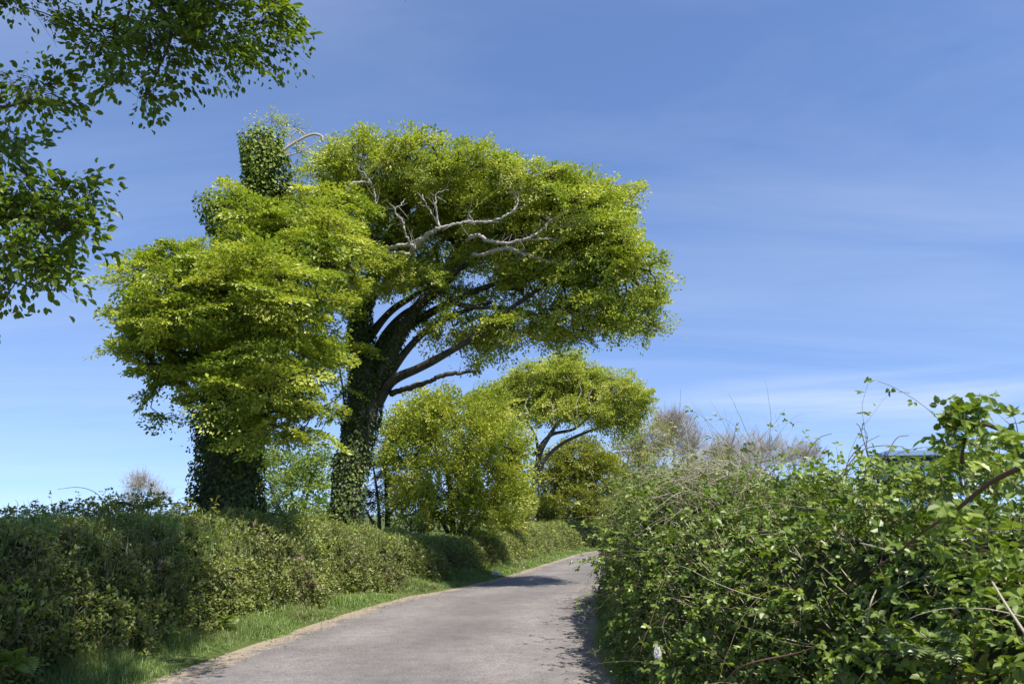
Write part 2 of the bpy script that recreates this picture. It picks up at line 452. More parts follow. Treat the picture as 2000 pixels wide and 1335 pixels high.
# road surface, with a uv-like attribute across it
na = 24
E = EDGE
fr = np.linspace(0, 1, na)
off = (-0.12 + fr[None, :] * (ROADW[:, None] + 0.24))
wob = 0.0
RV = np.concatenate([(E[:, None, :] - NL[:, None, :] * off[..., None]),
                     (0.004 + 0.035 * (1 - (2 * fr - 1) ** 2))[None, :, None].repeat(len(E), 0)], -1)
n = len(E)
i, j = np.meshgrid(np.arange(n - 1), np.arange(na - 1), indexing='ij')
Q = np.stack([i * na + j, i * na + j + 1, (i + 1) * na + j + 1, (i + 1) * na + j], -1).reshape(-1, 4)
mb = MB(); mb.add(RV.reshape(-1, 3), Q, np.tile(fr, n), True)
m, nt_, out = new_mat('old_asphalt')
L_ = nt_.links.new
at = nt_.nodes.new('ShaderNodeAttribute'); at.attribute_name = 'tint'
tcn = nt_.nodes.new('ShaderNodeTexCoord')
def noise(sc, det=6, ro=0.6):
    q = nt_.nodes.new('ShaderNodeTexNoise'); q.inputs['Scale'].default_value = sc; q.inputs['Detail'].default_value = det
    q.inputs['Roughness'].default_value = ro; L_(tcn.outputs['Object'], q.inputs['Vector']); return q
def math_(op, a, b_=None, v=None):
    q = nt_.nodes.new('ShaderNodeMath'); q.operation = op
    L_(a, q.inputs[0])
    if b_ is not None: L_(b_, q.inputs[1])
    if v is not None: q.inputs[1].default_value = v
    return q.outputs[0]
ng, nm, nl = noise(48, 6, 0.8), noise(5, 8, 0.6), noise(0.7, 5, 0.5)
vor = nt_.nodes.new('ShaderNodeTexVoronoi'); vor.inputs['Scale'].default_value = 75; L_(tcn.outputs['Object'], vor.inputs['Vector'])
base = ramp(nt_, [(0.38, (0.085, 0.076, 0.074)), (0.5, (0.19, 0.172, 0.166)), (0.57, (0.255, 0.235, 0.220)), (0.68, (0.42, 0.395, 0.375))])
s1 = math_('MULTIPLY', ng.outputs['Fac'], v=0.68)
s2 = math_('MULTIPLY', nm.outputs['Fac'], v=0.14)
s3 = math_('MULTIPLY', nl.outputs['Fac'], v=0.18)
L_(math_('ADD', math_('ADD', s1, s2), s3), base.inputs[0])
# wheel tracks: a little paler and smoother, centre crown darker
w1 = math_('ABSOLUTE', math_('SUBTRACT', at.outputs['Fac'], v=0.5))
tr_ = ramp(nt_, [(0.0, (0.84, 0.84, 0.84)), (0.10, (0.90, .90, .90)), (0.22, (1.10, 1.08, 1.06)), (0.30, (1.04, 1.03, 1.02)), (0.42, (0.88, .88, .88))])
L_(w1, tr_.inputs[0])
mu = nt_.nodes.new('ShaderNodeMix'); mu.data_type = 'RGBA'; mu.blend_type = 'MULTIPLY'; mu.inputs[0].default_value = 1
L_(base.outputs[0], mu.inputs[6]); L_(tr_.outputs[0], mu.inputs[7])
# sandy grit along both edges
ed = math_('ADD', math_('ADD', w1, math_('MULTIPLY', math_('SUBTRACT', nm.outputs['Fac'], v=0.5), v=0.20)), math_('MULTIPLY', math_('SUBTRACT', nl.outputs['Fac'], v=0.5), v=0.16))
er = nt_.nodes.new('ShaderNodeMapRange'); er.inputs['From Min'].default_value = 0.405; er.inputs['From Max'].default_value = 0.465
L_(ed, er.inputs['Value'])
sand = ramp(nt_, [(0.3, (0.22, 0.17, 0.12)), (0.7, (0.40, 0.33, 0.25))]); L_(ng.outputs['Fac'], sand.inputs[0])
mu2 = nt_.nodes.new('ShaderNodeMix'); mu2.data_type = 'RGBA'
L_(er.outputs[0], mu2.inputs[0]); L_(mu.outputs[2], mu2.inputs[6]); L_(sand.outputs[0], mu2.inputs[7])
b = nt_.nodes.new('ShaderNodeBsdfPrincipled'); b.inputs['Roughness'].default_value = 0.85; b.inputs['Specular IOR Level'].default_value = 0.25
L_(mu2.outputs[2], b.inputs['Base Color'])
bp = nt_.nodes.new('ShaderNodeBump'); bp.inputs['Distance'].default_value = 0.008; bp.inputs['Strength'].default_value = 0.8
L_(vor.outputs['Distance'], bp.inputs['Height']); L_(bp.outputs[0], b.inputs['Normal'])
L_(b.outputs[0], out.inputs[0])
tag(mb.build('road', m), kind='structure')

# ------------------------------------------------------------------ banks (earth cores)
def HL(Y): return np.interp(Y, [-4, 8, 12, 15, 19, 22, 26, 30, 36, 44, 50], [1.38, 1.38, 1.4, 1.38, 1.05, 0.86, 0.88, 1.0, 1.12, 1.1, 1.0])
PROF = np.array([(0.0, -0.06), (0.10, 0.25), (0.22, 0.6), (0.45, 0.88), (0.8, 1.0), (1.3, 1.0), (1.8, 0.85), (2.2, 0.4), (2.4, 0.0)])
def bank_core(Y0, Y1, d0, H, n=60, flip=False, prof=PROF, foot=None):
    Ys = np.linspace(Y0, Y1, n)
    pf = spline(prof, 4); m_ = len(pf)
    V = np.zeros((n, m_, 3))
    for k in range(m_):
        if foot is None:
            xy = left_pt(Ys, np.full(n, d0 + pf[k, 0]))
        else:
            f = foot(Ys); xy = f[0] + f[1] * pf[k, 0]
        V[:, k, :2] = xy
        V[:, k, 2] = pf[k, 1] * H(Ys)
    endt = sstep(0, 0.08, np.linspace(0, 1, n)) * sstep(0, 0.05, 1 - np.linspace(0, 1, n))
    V[:, :, 2] *= np.maximum(endt[:, None], 0.0) * 0.9 + 0.1
    amp = 0.09 * np.minimum(1, pf[:, 1])[None, :]
    V[:, :, 2] += nse(V, 1.7, 1.0) * amp
    V[:, :, 0] += nse(V, 1.3, 4.0) * 0.12 * np.minimum(1, np.maximum(pf[:, 1], 0))[None, :]
    return Ys, V

def grid_mesh(V):
    n, m_ = V.shape[:2]
    i, j = np.meshgrid(np.arange(n - 1), np.arange(m_ - 1), indexing='ij')
    return np.stack([i * m_ + j, i * m_ + j + 1, (i + 1) * m_ + j + 1, (i + 1) * m_ + j], -1).reshape(-1, 4)

def sample_grid(V, N, upto=1.0, bias=None):
    """random points on a lofted surface with outward normals (u along, v up the profile)"""
    n, m_ = V.shape[:2]
    # area weights of each cell
    e1 = V[1:, :-1] - V[:-1, :-1]; e2 = V[:-1, 1:] - V[:-1, :-1]
    nn = np.cross(e1, e2); ar = np.linalg.norm(nn, axis=-1)
    jm = int((m_ - 1) * upto)
    w = ar.copy(); w[:, jm:] = 0
    if bias is not None: w = w * bias(V[:-1, :-1])
    w = w.ravel() / w.sum()
    c = rng.choice(len(w), N, p=w)
    ci, cj = c // (m_ - 1), c % (m_ - 1)
    a, b_ = rng.random(N)[:, None], rng.random(N)[:, None]
    p = (V[ci, cj] * (1 - a) * (1 - b_) + V[ci + 1, cj] * a * (1 - b_) + V[ci, cj + 1] * (1 - a) * b_ + V[ci + 1, cj + 1] * a * b_)
    no = norm(nn[ci, cj])
    return p, no, cj / (m_ - 1)

def fix_out(no, p, centre):
    s = np.sign((no * (p - centre)).sum(-1, keepdims=True)); s[s == 0] = 1
    return no * s

def clump_leaves(mb, stem_mb, p, no, K, R, L, tint0, near=False, ratio=0.62, up=0.5, stems=True, srange=(0.6, 1.3)):
    """K leaves around a short shoot growing out from each p"""
    n = len(p)
    ax = norm(no + np.array([0, 0, up]) + rv(n, 0.45))
    ln = R * rng.uniform(0.5, 1.6, n)
    q = p + ax * ln[:, None]
    if stems: sticks(stem_mb, p, q, 0.004, 0.002, 3, rng.random(n))
    t = rng.random((n, K))
    side = rv(n * K, 1.0).reshape(n, K, 3)
    side = norm(side - (side * ax[:, None, :]).sum(-1, keepdims=True) * ax[:, None, :])
    pos = p[:, None, :] + ax[:, None, :] * (t * ln[:, None])[..., None] + side * R * 0.35 * rng.random((n, K, 1))
    d = norm(side + ax[:, None, :] * 0.5)
    nr = norm(ax[:, None, :] * 0.6 + np.array([0, 0, 0.8]) + rng.normal(0, 0.45, (n, K, 3)))
    Ls = L * rng.uniform(*srange, (n, K))
    tt = np.clip(tint0[:, None] + rng.normal(0, 0.10, (n, K)), 0, 1)
    leaves(mb, pos.reshape(-1, 3), d.reshape(-1, 3), nr.reshape(-1, 3), Ls.ravel(), Ls.ravel() * ratio, tt.ravel(), near)

def blades(mb, root, h, w, lean, tint, seg=2):
    n = len(root)
    ang = rng.random(n) * 2 * pi
    dr = np.stack([np.cos(ang), np.sin(ang), np.zeros(n)], -1)
    sd_ = np.stack([-np.sin(ang), np.cos(ang), np.zeros(n)], -1)
    h = np.broadcast_to(h, (n,))[:, None]; lean = np.broadcast_to(lean, (n,))[:, None]; w = np.broadcast_to(w, (n,))[:, None]
    up = np.array([0, 0, 1.0])
    c1 = root + up * h * .55 + dr * h * lean * .25
    c2 = root + up * h * (1 - .35 * lean) + dr * h * lean * .95
    V = np.stack([root - sd_ * w * .5, root + sd_ * w * .5, c1 + sd_ * w * .42, c1 - sd_ * w * .42, c2 + sd_ * w * .08, c2 - sd_ * w * .08], 1)
    q = np.array([[0, 1, 2, 3], [3, 2, 4, 5]])
    Q = (q[None] + (np.arange(n) * 6)[:, None, None]).reshape(-1, 4)
    mb.add(V.reshape(-1, 3), Q, np.repeat(np.broadcast_to(tint, (n,)), 6))

# ---- left hedge banks
def left_hedge(Y0, Y1, label, clumps, K, L, d0=0.85, group='hedge banks on the left of the road', grass=3000, dry=300, H=HL, sprig=0.16):
    Ys, V = bank_core(Y0, Y1, d0, H)
    c0 = V[len(Ys) // 2, 0].copy(); c0[2] = 0
    root = empty('hedge_bank', c0, label, 'hedge', group)
    mb = MB(); mb.add(V.reshape(-1, 3), grid_mesh(V), 0.5, True); mb.build('bank', M['earth'], root, c0)
    mbl, mbs = MB(), MB()
    p, no, fv = sample_grid(V, clumps, 0.8)
    ctr = p.copy(); ctr[:, 0] = np.interp(p[:, 1], V[:, V.shape[1] // 2, 1], V[:, V.shape[1] // 2, 0]); ctr[:, 2] = 0.2
    no = fix_out(no, p, ctr)
    bump = 0.5 + 0.5 * nse(p, 1.1, 2.0)
    p = p + no * (bump * sprig * (1 + .6 * nse(p, 3.3, 4.0)))[:, None]
    patch = nse(p, 0.9, 7.0)
    tint = np.clip(0.52 + 0.22 * patch + 0.16 * nse(p, 3.1, 3.0) + rng.normal(0, 0.13, len(p)), 0, 1)
    clump_leaves(mbl, mbs, p, no, K, 0.11, L, tint, srange=(.45, 1.6))
    mbl.build('leaves', M['hedge'], root, c0)
    # dry stems lying over the bank
    p, no, fv = sample_grid(V, dry, 0.75); no = fix_out(no, p, p * np.array([1, 1, 0]) + np.array([-0.6, 0, 0.3]))
    q = p + norm(no * .7 + rv(len(p), .8)) * rng.uniform(.15, .55, (len(p), 1))
    sticks(mbs, p, q, 0.003, 0.0015, 3, rng.random(len(p)) * .7)
    mbs.build('stems', M['dry'], root, c0)
    g = MB()
    p, no, fv = sample_grid(V, grass // 12, 0.78)
    pp = np.repeat(p, 12, 0) + rv(len(p) * 12, 0.04)
    blades(g, pp, rng.uniform(.14, .40, len(pp)), 0.007, rng.uniform(.3, 1.2, len(pp)), rng.beta(3, 2, len(pp)))
    g.build('grass', M['grass'], root, c0)['kind'] = 'stuff'
    return root, V

bank1, VB1 = left_hedge(-3, 21.5, 'tall overgrown hedge bank in the left foreground, shaded near end, sunlit below the ivy-clad trunks', 13000, 9, 0.046, grass=22000, dry=600)
bank2, VB2 = left_hedge(20.6, 31.5, 'low clipped hedge bank in tree shade below the yellow-green bushy tree', 6500, 8, 0.052, grass=5000, dry=300, sprig=0.06)
bank3, VB3 = left_hedge(31.0, 48, 'far hedge bank running to the bend below the small wind-bent tree', 4500, 7, 0.06, grass=4000, dry=100)

# ---- right bramble hedge
RF = spline([(2.4, -1.0), (2.15, 1.5), (1.75, 3.4), (1.42, 5.5), (1.27, 8.4), (1.5, 12), (1.95, 16), (3.2, 20), (5.2, 25), (7.6, 31), (11, 38), (17, 43)], 8)
rt = norm(np.gradient(RF, axis=0)); RN = np.stack([rt[:, 1], -rt[:, 0]], -1)
def rfoot(Ys):
    return (np.stack([np.interp(Ys, RF[:, 1], RF[:, 0]), Ys], -1), np.stack([np.interp(Ys, RF[:, 1], RN[:, 0]), np.interp(Ys, RF[:, 1], RN[:, 1])], -1))
def HR(Y): return np.interp(Y, [-1, 2, 4, 5.5, 7.5, 9.5, 12, 16, 22, 40], [1.42, 1.44, 1.44, 1.46, 1.68, 2.02, 2.14, 2.14, 2.05, 2.0])
PROFR = np.array([(0.0, -0.05), (0.04, 0.2), (0.10, 0.45), (0.2, 0.7), (0.40, 0.9), (0.85, 1.0), (1.4, 1.0), (1.9, 0.9), (2.3, 0.5), (2.5, 0.0)])
Ys, VR = bank_core(-1.0, 40, 0, HR, n=150, prof=PROFR, foot=rfoot)
c0 = np.array([2.6, 9, 0.0])
bram = empty('bramble_hedge', c0, 'tall tangled bramble hedge filling the right side beside the road', 'hedge')
mb = MB(); mb.add(VR.reshape(-1, 3), grid_mesh(VR), 0.5, True); mb.build('bank', M['earth'], bram, c0)
mbl, mbs = MB(), MB()
def out_r(no, p):
    ctr = p.copy(); ctr[:, 0] += 0.9; ctr[:, 2] = np.minimum(p[:, 2] * 0.6, 1.0); return fix_out(no, p, ctr)
# leafy shoots, denser near the camera by area in the picture
wnear = lambda V: 1.0 / (1.2 + np.maximum(V[..., 1], 0.5)) ** 1.2 * (V[..., 1] > 1.0)
def tri(mb, pos, d, nr, L, tint):
    """bramble leaf: three toothed leaflets on one stalk"""
    n = len(pos); d = norm(d); nr = norm(nr - (nr * d).sum(-1, keepdims=True) * d); s = np.cross(d, nr)
    for k, a in enumerate((0.0, 1.25, -1.25)):
        dd = d * cos(a) + s * sin(a)
        leaves(mb, pos + dd * L[:, None] * .12, dd, nr + rv(n, .15), L * (1.0 if k == 0 else .82), L * .68, tint, True, 0.12)
N = 17000
p, no, fv = sample_grid(VR, N, 0.72, wnear)
no = out_r(no, p)
rel = np.clip(0.5 + 0.65 * nse(p, 2.6, 5.0), 0, 1.2)
depth = rng.random(N) ** .8
p = p + no * (0.02 + 0.34 * rel * depth)[:, None] + rv(N, 0.03)
nr = norm(no * 0.45 + np.array([0, -0.1, 0.9]) + rv(N, 0.35))
dd = norm(no * 0.6 + rv(N, 0.7) + np.array([0, 0, -0.2]))
Lr = rng.uniform(.032, .066, N) * np.interp(p[:, 1], [2, 6, 16, 40], [0.92, 1.0, 1.25, 1.8])
ti = np.clip(0.48 + 0.16 * nse(p, 1.1, 9.0) + rng.normal(0, .15, N), 0.05, 1)
tri(mbl, p, dd, nr, Lr, ti)
# small fine leaves (hawthorn, nettle, cleavers) among them, mostly further off
N2 = 6500
wmid = lambda V: (V[..., 1] > 2) * np.exp(-np.maximum(V[..., 1] - 5, 0) / 9.0) * np.interp(V[..., 1], [2, 6], [0.25, 1.0])
p, no, fv = sample_grid(VR, N2, 0.75, wmid); no = out_r(no, p)
p = p + no * (0.16 * (0.5 + 0.5 * nse(p, 1.6, 1.0)))[:, None]
clump_leaves(mbl, mbs, p, no, 8, 0.09, 0.030, np.clip(0.55 + 0.2 * nse(p, 1.5, 2.2) + rng.normal(0, .12, N2), 0.05, 1), near=False)
p, no, fv = sample_grid(VR, 2600, 0.75, lambda V: (V[..., 1] > 20) * 1.0); no = out_r(no, p)
clump_leaves(mbl, mbs, p, no, 8, 0.2, 0.06, np.clip(0.5 + rng.normal(0, .2, len(p)), 0, 1))
mbl.build('leaves', M['bramble'], bram, c0)
# canes arching over the face
mbc = MB(); mbcl = MB()
def cane(p0, d0, length, r=0.004, tint=0.4, droop=1.0, leafy=0.0, n=14, mbx=None, leafmb=None, L=0.045):
    d = norm(np.asarray(d0, float)); pts = [np.asarray(p0, float)]
    st = length / n
    for k in range(n):
        d = norm(d + np.array([0, 0, -1]) * droop * st * 0.9 + rng.normal(0, .07, 3))
        pts.append(pts[-1] + d * st)
    pts = np.array(pts)
    rr = np.linspace(r, r * .35, len(pts))
    sticks(mbx, pts[:-1], pts[1:], rr[:-1], rr[1:], 4 if r < .006 else 6, tint)
    if leafy > 0:
        for k in range(2, len(pts)):
            if rng.random() < leafy:
                sd = norm(rng.normal(0, 1, 3) + np.array([0, 0, .3]))
                tri(leafmb, pts[k][None] + sd * .02, sd[None], np.array([[0, -.2, 1.0]]) + rv(1, .3), np.array([L * rng.uniform(.7, 1.2)]), np.array([rng.uniform(.3, .95)]))
    return pts
p, no, fv = sample_grid(VR, 420, 0.7, wnear); no = out_r(no, p)
for k in range(len(p)):
    if fv[k] < .22 and p[k, 1] > 6: continue
    cane(p[k] + no[k] * .03, norm(no[k] * .8 + rng.normal(0, .7, 3) + np.array([0, 0, .5])), rng.uniform(.4, 1.3), r=rng.uniform(.0018, .0038), tint=rng.random(),
         droop=rng.uniform(.8, 2.4), leafy=0.55, mbx=mbc, leafmb=mbcl, L=.042 * np.interp(p[k, 1], [2, 10, 30], [1, 1.1, 1.6]))
p, no, fv = sample_grid(VR, 230, 0.72, wmid); no = out_r(no, p)
for k in range(len(p)):
    cane(p[k] + no[k] * .08, norm(no[k] * .5 + rng.normal(0, .8, 3)), rng.uniform(.3, 1.1), r=rng.uniform(.0015, .003), tint=rng.random(), droop=rng.uniform(-.5, 1.8), mbx=mbs)
# pale dead tangle on the shoulder of the hedge
for k in range(330):
    a = P(rng.uniform(1330, 1520), rng.uniform(895, 1010), rng.uniform(7.6, 9.2))
    dirn = norm(np.array([rng.normal(-.35, .6), rng.normal(-.3, .3), rng.normal(.35, .55)]))
    cane(a, dirn, rng.uniform(.3, .9), r=rng.uniform(.002, .004), tint=rng.uniform(.55, 1), droop=rng.uniform(.4, 1.8), mbx=mbs)
mbs.build('dry_stems', M['dry'], bram, c0)
mbc.build('canes', M['cane'], bram, c0)
mbcl.build('cane_leaves', M['bramble'], bram, c0)

def traced(name, pts, Yd, r, mat, parent, c0_, sides=6, n=6, tint=.4, rough=0.1):
    """limb or cane through photo directions, each with its own distance"""
    if np.isscalar(Yd): Yd = [Yd] * len(pts)
    w = spline([P(a, b_, y) for (a, b_), y in zip(pts, Yd)], n)
    m_ = MB(); tube(m_, w, r, sides, rough, tint)
    m_.build(name, mat, parent, c0_)
    return w
# the long old cane crossing the near hedge and the leafy arching shoot at the top right
w = spline([P(a, b_, y) for (a, b_), y in zip([(1700, 1115), (1755, 1078), (1800, 1040), (1862, 1000), (1930, 945), (2010, 903), (2060, 865)], [3.7, 3.35, 3.0, 2.6, 2.3, 2.1, 2.0])], 6)
th = MB(); tube(th, w, [.004, .0055, .0068], 6, .25, .25)
for q in range(60):
    c_ = w[int(rng.integers(1, len(w)))] + rv(1, .003)[0]; e_ = norm(rng.normal(0, 1, 3)); sticks(th, c_, c_ + e_ * .014, .0022, .0003, 3, .8)
bcl, bcs = MB(), th
for q in range(26):
    c_ = w[int(rng.integers(2, len(w)))]
    cane(c_, norm(np.array([rng.normal(0, .8), rng.normal(0, .6), rng.uniform(-.6, .8)])), rng.uniform(.05, .16), r=.0018, tint=.8, droop=1, leafy=.8, n=5, mbx=bcs, leafmb=bcl, L=.042)
bcl.build('cane_leaves', M['bramble'], bram, c0); th.build('old_cane', M['cane'], bram, c0)
w = traced('old_cane', [(1600, 1260), (1555, 1275), (1450, 1300), (1405, 1345)], [3.9, 4.0, 4.1, 4.3], [.003, .0045, .005], M['cane'], bram, c0, tint=0.5)
w = traced('old_cane', [(1935, 1130), (1965, 1180), (2005, 1240)], [2.95, 2.8, 2.7], [.004, .005], M['dry'], bram, c0, tint=0.8)
w = traced('old_cane', [(1680, 1060), (1720, 1070), (1760, 1084)], [3.8, 3.6, 3.5], [.003, .004], M['dry'], bram, c0, tint=0.9)
w = traced('old_cane', [(1695, 1215), (1700, 1180), (1712, 1150)], [3.6, 3.55, 3.6], [.004, .003], M['dry'], bram, c0, tint=0.7)
arch = traced('leafy_shoot', [(1878, 905), (1882, 870), (1892, 842), (1915, 828), (1950, 838), (1985, 852), (2025, 866)], [3.0, 2.95, 2.9, 2.85, 2.7, 2.6, 2.5], [.007, .006, .0055, .004], M['cane'], bram, c0, n=8, tint=.2)
twc, twl = MB(), MB()
for (a, b_, y0) in [(1885, 850, 2.9), (1888, 838, 2.9), (1900, 832, 2.88), (1912, 828, 2.85), (1920, 826, 2.85), (1880, 875, 2.95), (1990, 853, 2.6), (1878, 895, 3.0), (1905, 830, 2.86)]:
    s0 = P(a, b_, y0)
    for q in range(3):
        cane(s0, norm(np.array([rng.normal(-.5, .6), rng.normal(0, .4), rng.uniform(-.1, .9)])), rng.uniform(.05, .15), r=.0022, tint=.8, droop=.5, leafy=0.75, n=5, mbx=twc, leafmb=twl, L=.042)
# top fringe of the near hedge: upright leafy shoots against the sky
for k in range(170):
    a = rng.uniform(1560, 2010)
    yb = np.interp(a, [1560, 1690, 1720, 1850, 1900, 2010], [960, 960, 970, 970, 930, 950]) + rng.uniform(-6, 30)
    s0 = P(a, yb, np.interp(a, [1560, 2010], [6.0, 2.9]) + rng.normal(0, .25))
    cane(s0, norm(np.array([rng.normal(0, .5), rng.normal(0, .4), 1.0])), rng.uniform(.10, .30) * np.interp(a, [1560, 1750, 2010], [1.2, 1.1, .9]), r=.0028, tint=.8, droop=1.2, leafy=0.85, n=7, mbx=twc, leafmb=twl, L=.042)
twc.build('shoot_stems', M['cane'], bram, c0); twl.build('shoot_leaves', M['bramble'], bram, c0)
# bare sprigs against the sky
for pts, yd, r in [([(1650, 935), (1655, 905), (1672, 880), (1695, 862), (1718, 850)], 5.2, .0035),
                   ([(1712, 955), (1705, 915), (1690, 870), (1680, 835), (1672, 826)], 5.0, .004), ([(1705, 915), (1692, 880), (1694, 850), (1683, 832)], 5.0, .003),
                   ([(1640, 930), (1680, 882), (1720, 870), (1765, 872)], 4.9, .0035), ([(1712, 945), (1735, 885), (1752, 855), (1775, 850)], 4.8, .0035),
                   ([(1568, 910), (1580, 880), (1600, 855), (1625, 846)], 6.3, .005), ([(1310, 865), (1314, 835), (1322, 815)], 9.5, .006)]:
    traced('bare_sprig', pts, yd, [r, r * .5], M['cane'], bram, c0, n=5, tint=.4)

# ------------------------------------------------------------------ tree building
def grow(seeds, tips, step=0.35, wander=0.12, lean=(0, 0, 0), pathcost=0.25):
    """joins every tip to the nearest wood; seeds = list of (points, base radius) limbs already drawn"""
    nodes = []; parent = []; plen = []
    for pts in seeds:
        for k, q in enumerate(pts):
            nodes.append(q); parent.append(-1); plen.append(0.0 if k == 0 else plen[-1] + 0.0)
    ns = len(nodes)
    N = np.array(nodes); PL = np.zeros(ns); par = [-1] * ns
    d0 = np.array([np.min(np.linalg.norm(N - t, axis=1)) for t in tips])
    order = np.argsort(d0)
    cap = ns + len(tips) * 40
    buf = np.zeros((cap, 3)); buf[:ns] = N; pl = np.zeros(cap); c = ns
    endn = []
    lean = np.array(lean)
    for ti in order:
        t = tips[ti]
        dist = np.linalg.norm(buf[:c] - t, axis=1)
        k = int(np.argmin(dist + pathcost * pl[:c]))
        a = buf[k].copy(); D = dist[k]
        m_ = max(2, int(D / step))
        ctrl = (a + t) / 2 + rng.normal(0, 1, 3) * D * 0.12 + np.array([0, 0, -0.10 * D]) - lean * D * .12
        prev = k
        for s in range(1, m_ + 1):
            u = s / m_
            q = (1 - u) ** 2 * a + 2 * u * (1 - u) * ctrl + u * u * t
            if s < m_: q = q + rng.normal(0, wander * step, 3)
            if c >= cap: break
            buf[c] = q; par.append(prev); pl[c] = pl[prev] + np.linalg.norm(q - buf[prev]); prev = c; c += 1
        endn.append((prev, ti))
    par = np.array(par)
    cnt = np.zeros(c)
    for (e, _) in endn:
        cnt[e] += 1
    for k in range(c - 1, ns - 1, -1):
        cnt[par[k]] += cnt[k]
    return buf[:c], par, cnt, ns

def wood_from(mb, nodes, par, cnt, ns, r_tip, power=0.45, rmax=0.2, tint=None):
    k = np.arange(ns, len(nodes))
    if len(k) == 0: return
    r = np.minimum(r_tip * np.maximum(cnt, 1) ** power, rmax)
    rp = np.minimum(r[par[k]], r[k] * 1.25)
    big = r[k] > r_tip * 2.5
    for sel, sd_ in ((big, 6), (~big, 3)):
        kk = k[sel]
        if len(kk): sticks(mb, nodes[par[kk]], nodes[kk], rp[sel], r[kk], sd_, 0.5 if tint is None else rng.uniform(tint[0], tint[1], len(kk)))

def blob_tips(blobs, world=False, shell=0.5, mult=1.0):
    T, O = [], []
    for (a, b_, y, rx, ry, rz, n) in blobs:
        n = max(1, int(n * mult))
        c = np.array([a, b_, y], float) if world else P(a, b_, y)
        R = np.array([rx, rz, ry]) if world else np.array([rx * pxm(y), rz, ry * pxm(y)])
        d = norm(rng.normal(0, 1, (n, 3)))
        rad = shell + (1 - shell) * rng.random(n) ** 0.6
        T.append(c + d * R * rad[:, None]); O.append(norm(d / R * R.mean()))
    return np.vstack(T), np.vstack(O)

def tiers(T, O, m, rad, up_tilt=.25, zs=.05, stretch=(1, 1)):
    """each tip becomes a flat tier of m sprays, so that the crown is built of layers with shadow between"""
    n = len(T)
    up = norm(np.array([0, 0, 1.0]) + O * up_tilt + rv(n, .12))
    a = norm(np.cross(up, np.array([0.3, 1, 0]))); b = np.cross(up, a)
    th = rng.uniform(0, 2 * pi, (n, m)); r = rad * np.sqrt(rng.random((n, m))) * rng.uniform(.7, 1.3, (n, 1))
    off = a[:, None] * (r * np.cos(th) * stretch[0])[..., None] + b[:, None] * (r * np.sin(th) * stretch[1])[..., None]
    P_ = T[:, None] + off + up[:, None] * rng.normal(0, zs, (n, m, 1))
    O_ = norm(O[:, None] * .8 + off / rad * .9)
    return P_.reshape(-1, 3), O_.reshape(-1, 3)

def sprays(mbl, mbt, p, out, K, R, L, flat=0.8, droop=0.12, wind=(0, 0, 0), base=0.5, near=False, ratio=0.62, var=0.12, spread=1.0, twigs=5, seedn=3.0, stemr=.0035, jit=.5, thick=1.2):
    """flat leafy fans (as beech makes) at each branch tip"""
    n = len(p)
    d = norm(out * np.array([1, 1, .45]) + np.array(wind) + rv(n, .25))
    up = norm(np.array([0, 0, 1.0]) * flat + out * (1 - flat) + rv(n, .22))
    up = norm(up - (up * d).sum(-1, keepdims=True) * d)
    s = np.cross(d, up)
    Rr = R * rng.uniform(.6, 1.3, n)
    t = rng.random((n, K)) ** .6
    a = rng.normal(0, .55 * spread, (n, K))
    ca, sa = np.cos(a)[..., None], np.sin(a)[..., None]
    fd = d[:, None] * ca + s[:, None] * sa
    pos = p[:, None] - d[:, None] * (Rr * .35)[:, None, None] + fd * (t * Rr[:, None])[..., None] * 1.25
    pos = pos + up[:, None] * rng.normal(0, .05, (n, K, 1)) * R * thick
    pos[..., 2] -= droop * (t ** 2) * Rr[:, None]
    ld = norm(fd + rng.normal(0, .45, (n, K, 3)) + np.array([0, 0, -.15]))
    ln = norm(up[:, None] + rng.normal(0, jit, (n, K, 3)))
    cl = base + var * nse(p, 1.3, seedn)[:, None] + 0.15 * rng.normal(0, 1, (n, 1))
    tt = np.clip(cl + rng.normal(0, .10, (n, K)), 0, 1)
    Ls = L * rng.uniform(.5, 1.35, (n, K)) * rng.uniform(.8, 1.2, (n, 1))
    leaves(mbl, pos.reshape(-1, 3), ld.reshape(-1, 3), ln.reshape(-1, 3), Ls.ravel(), Ls.ravel() * ratio, tt.ravel(), near)
    if twigs:
        aa = np.linspace(-.8, .8, twigs)[None] * spread + rng.normal(0, .1, (n, twigs))
        fd = d[:, None] * np.cos(aa)[..., None] + s[:, None] * np.sin(aa)[..., None]
        p0 = np.repeat((p - d * (Rr * .35)[:, None])[:, None], twigs, 1)
        p1 = p0 + fd * (Rr[:, None] * rng.uniform(.7, 1.1, (n, twigs)))[..., None]
        p1[..., 2] -= droop * Rr[:, None] * .8
        sticks(mbt, p0.reshape(-1, 3), p1.reshape(-1, 3), stemr, stemr * .4, 3, rng.random(n * twigs))

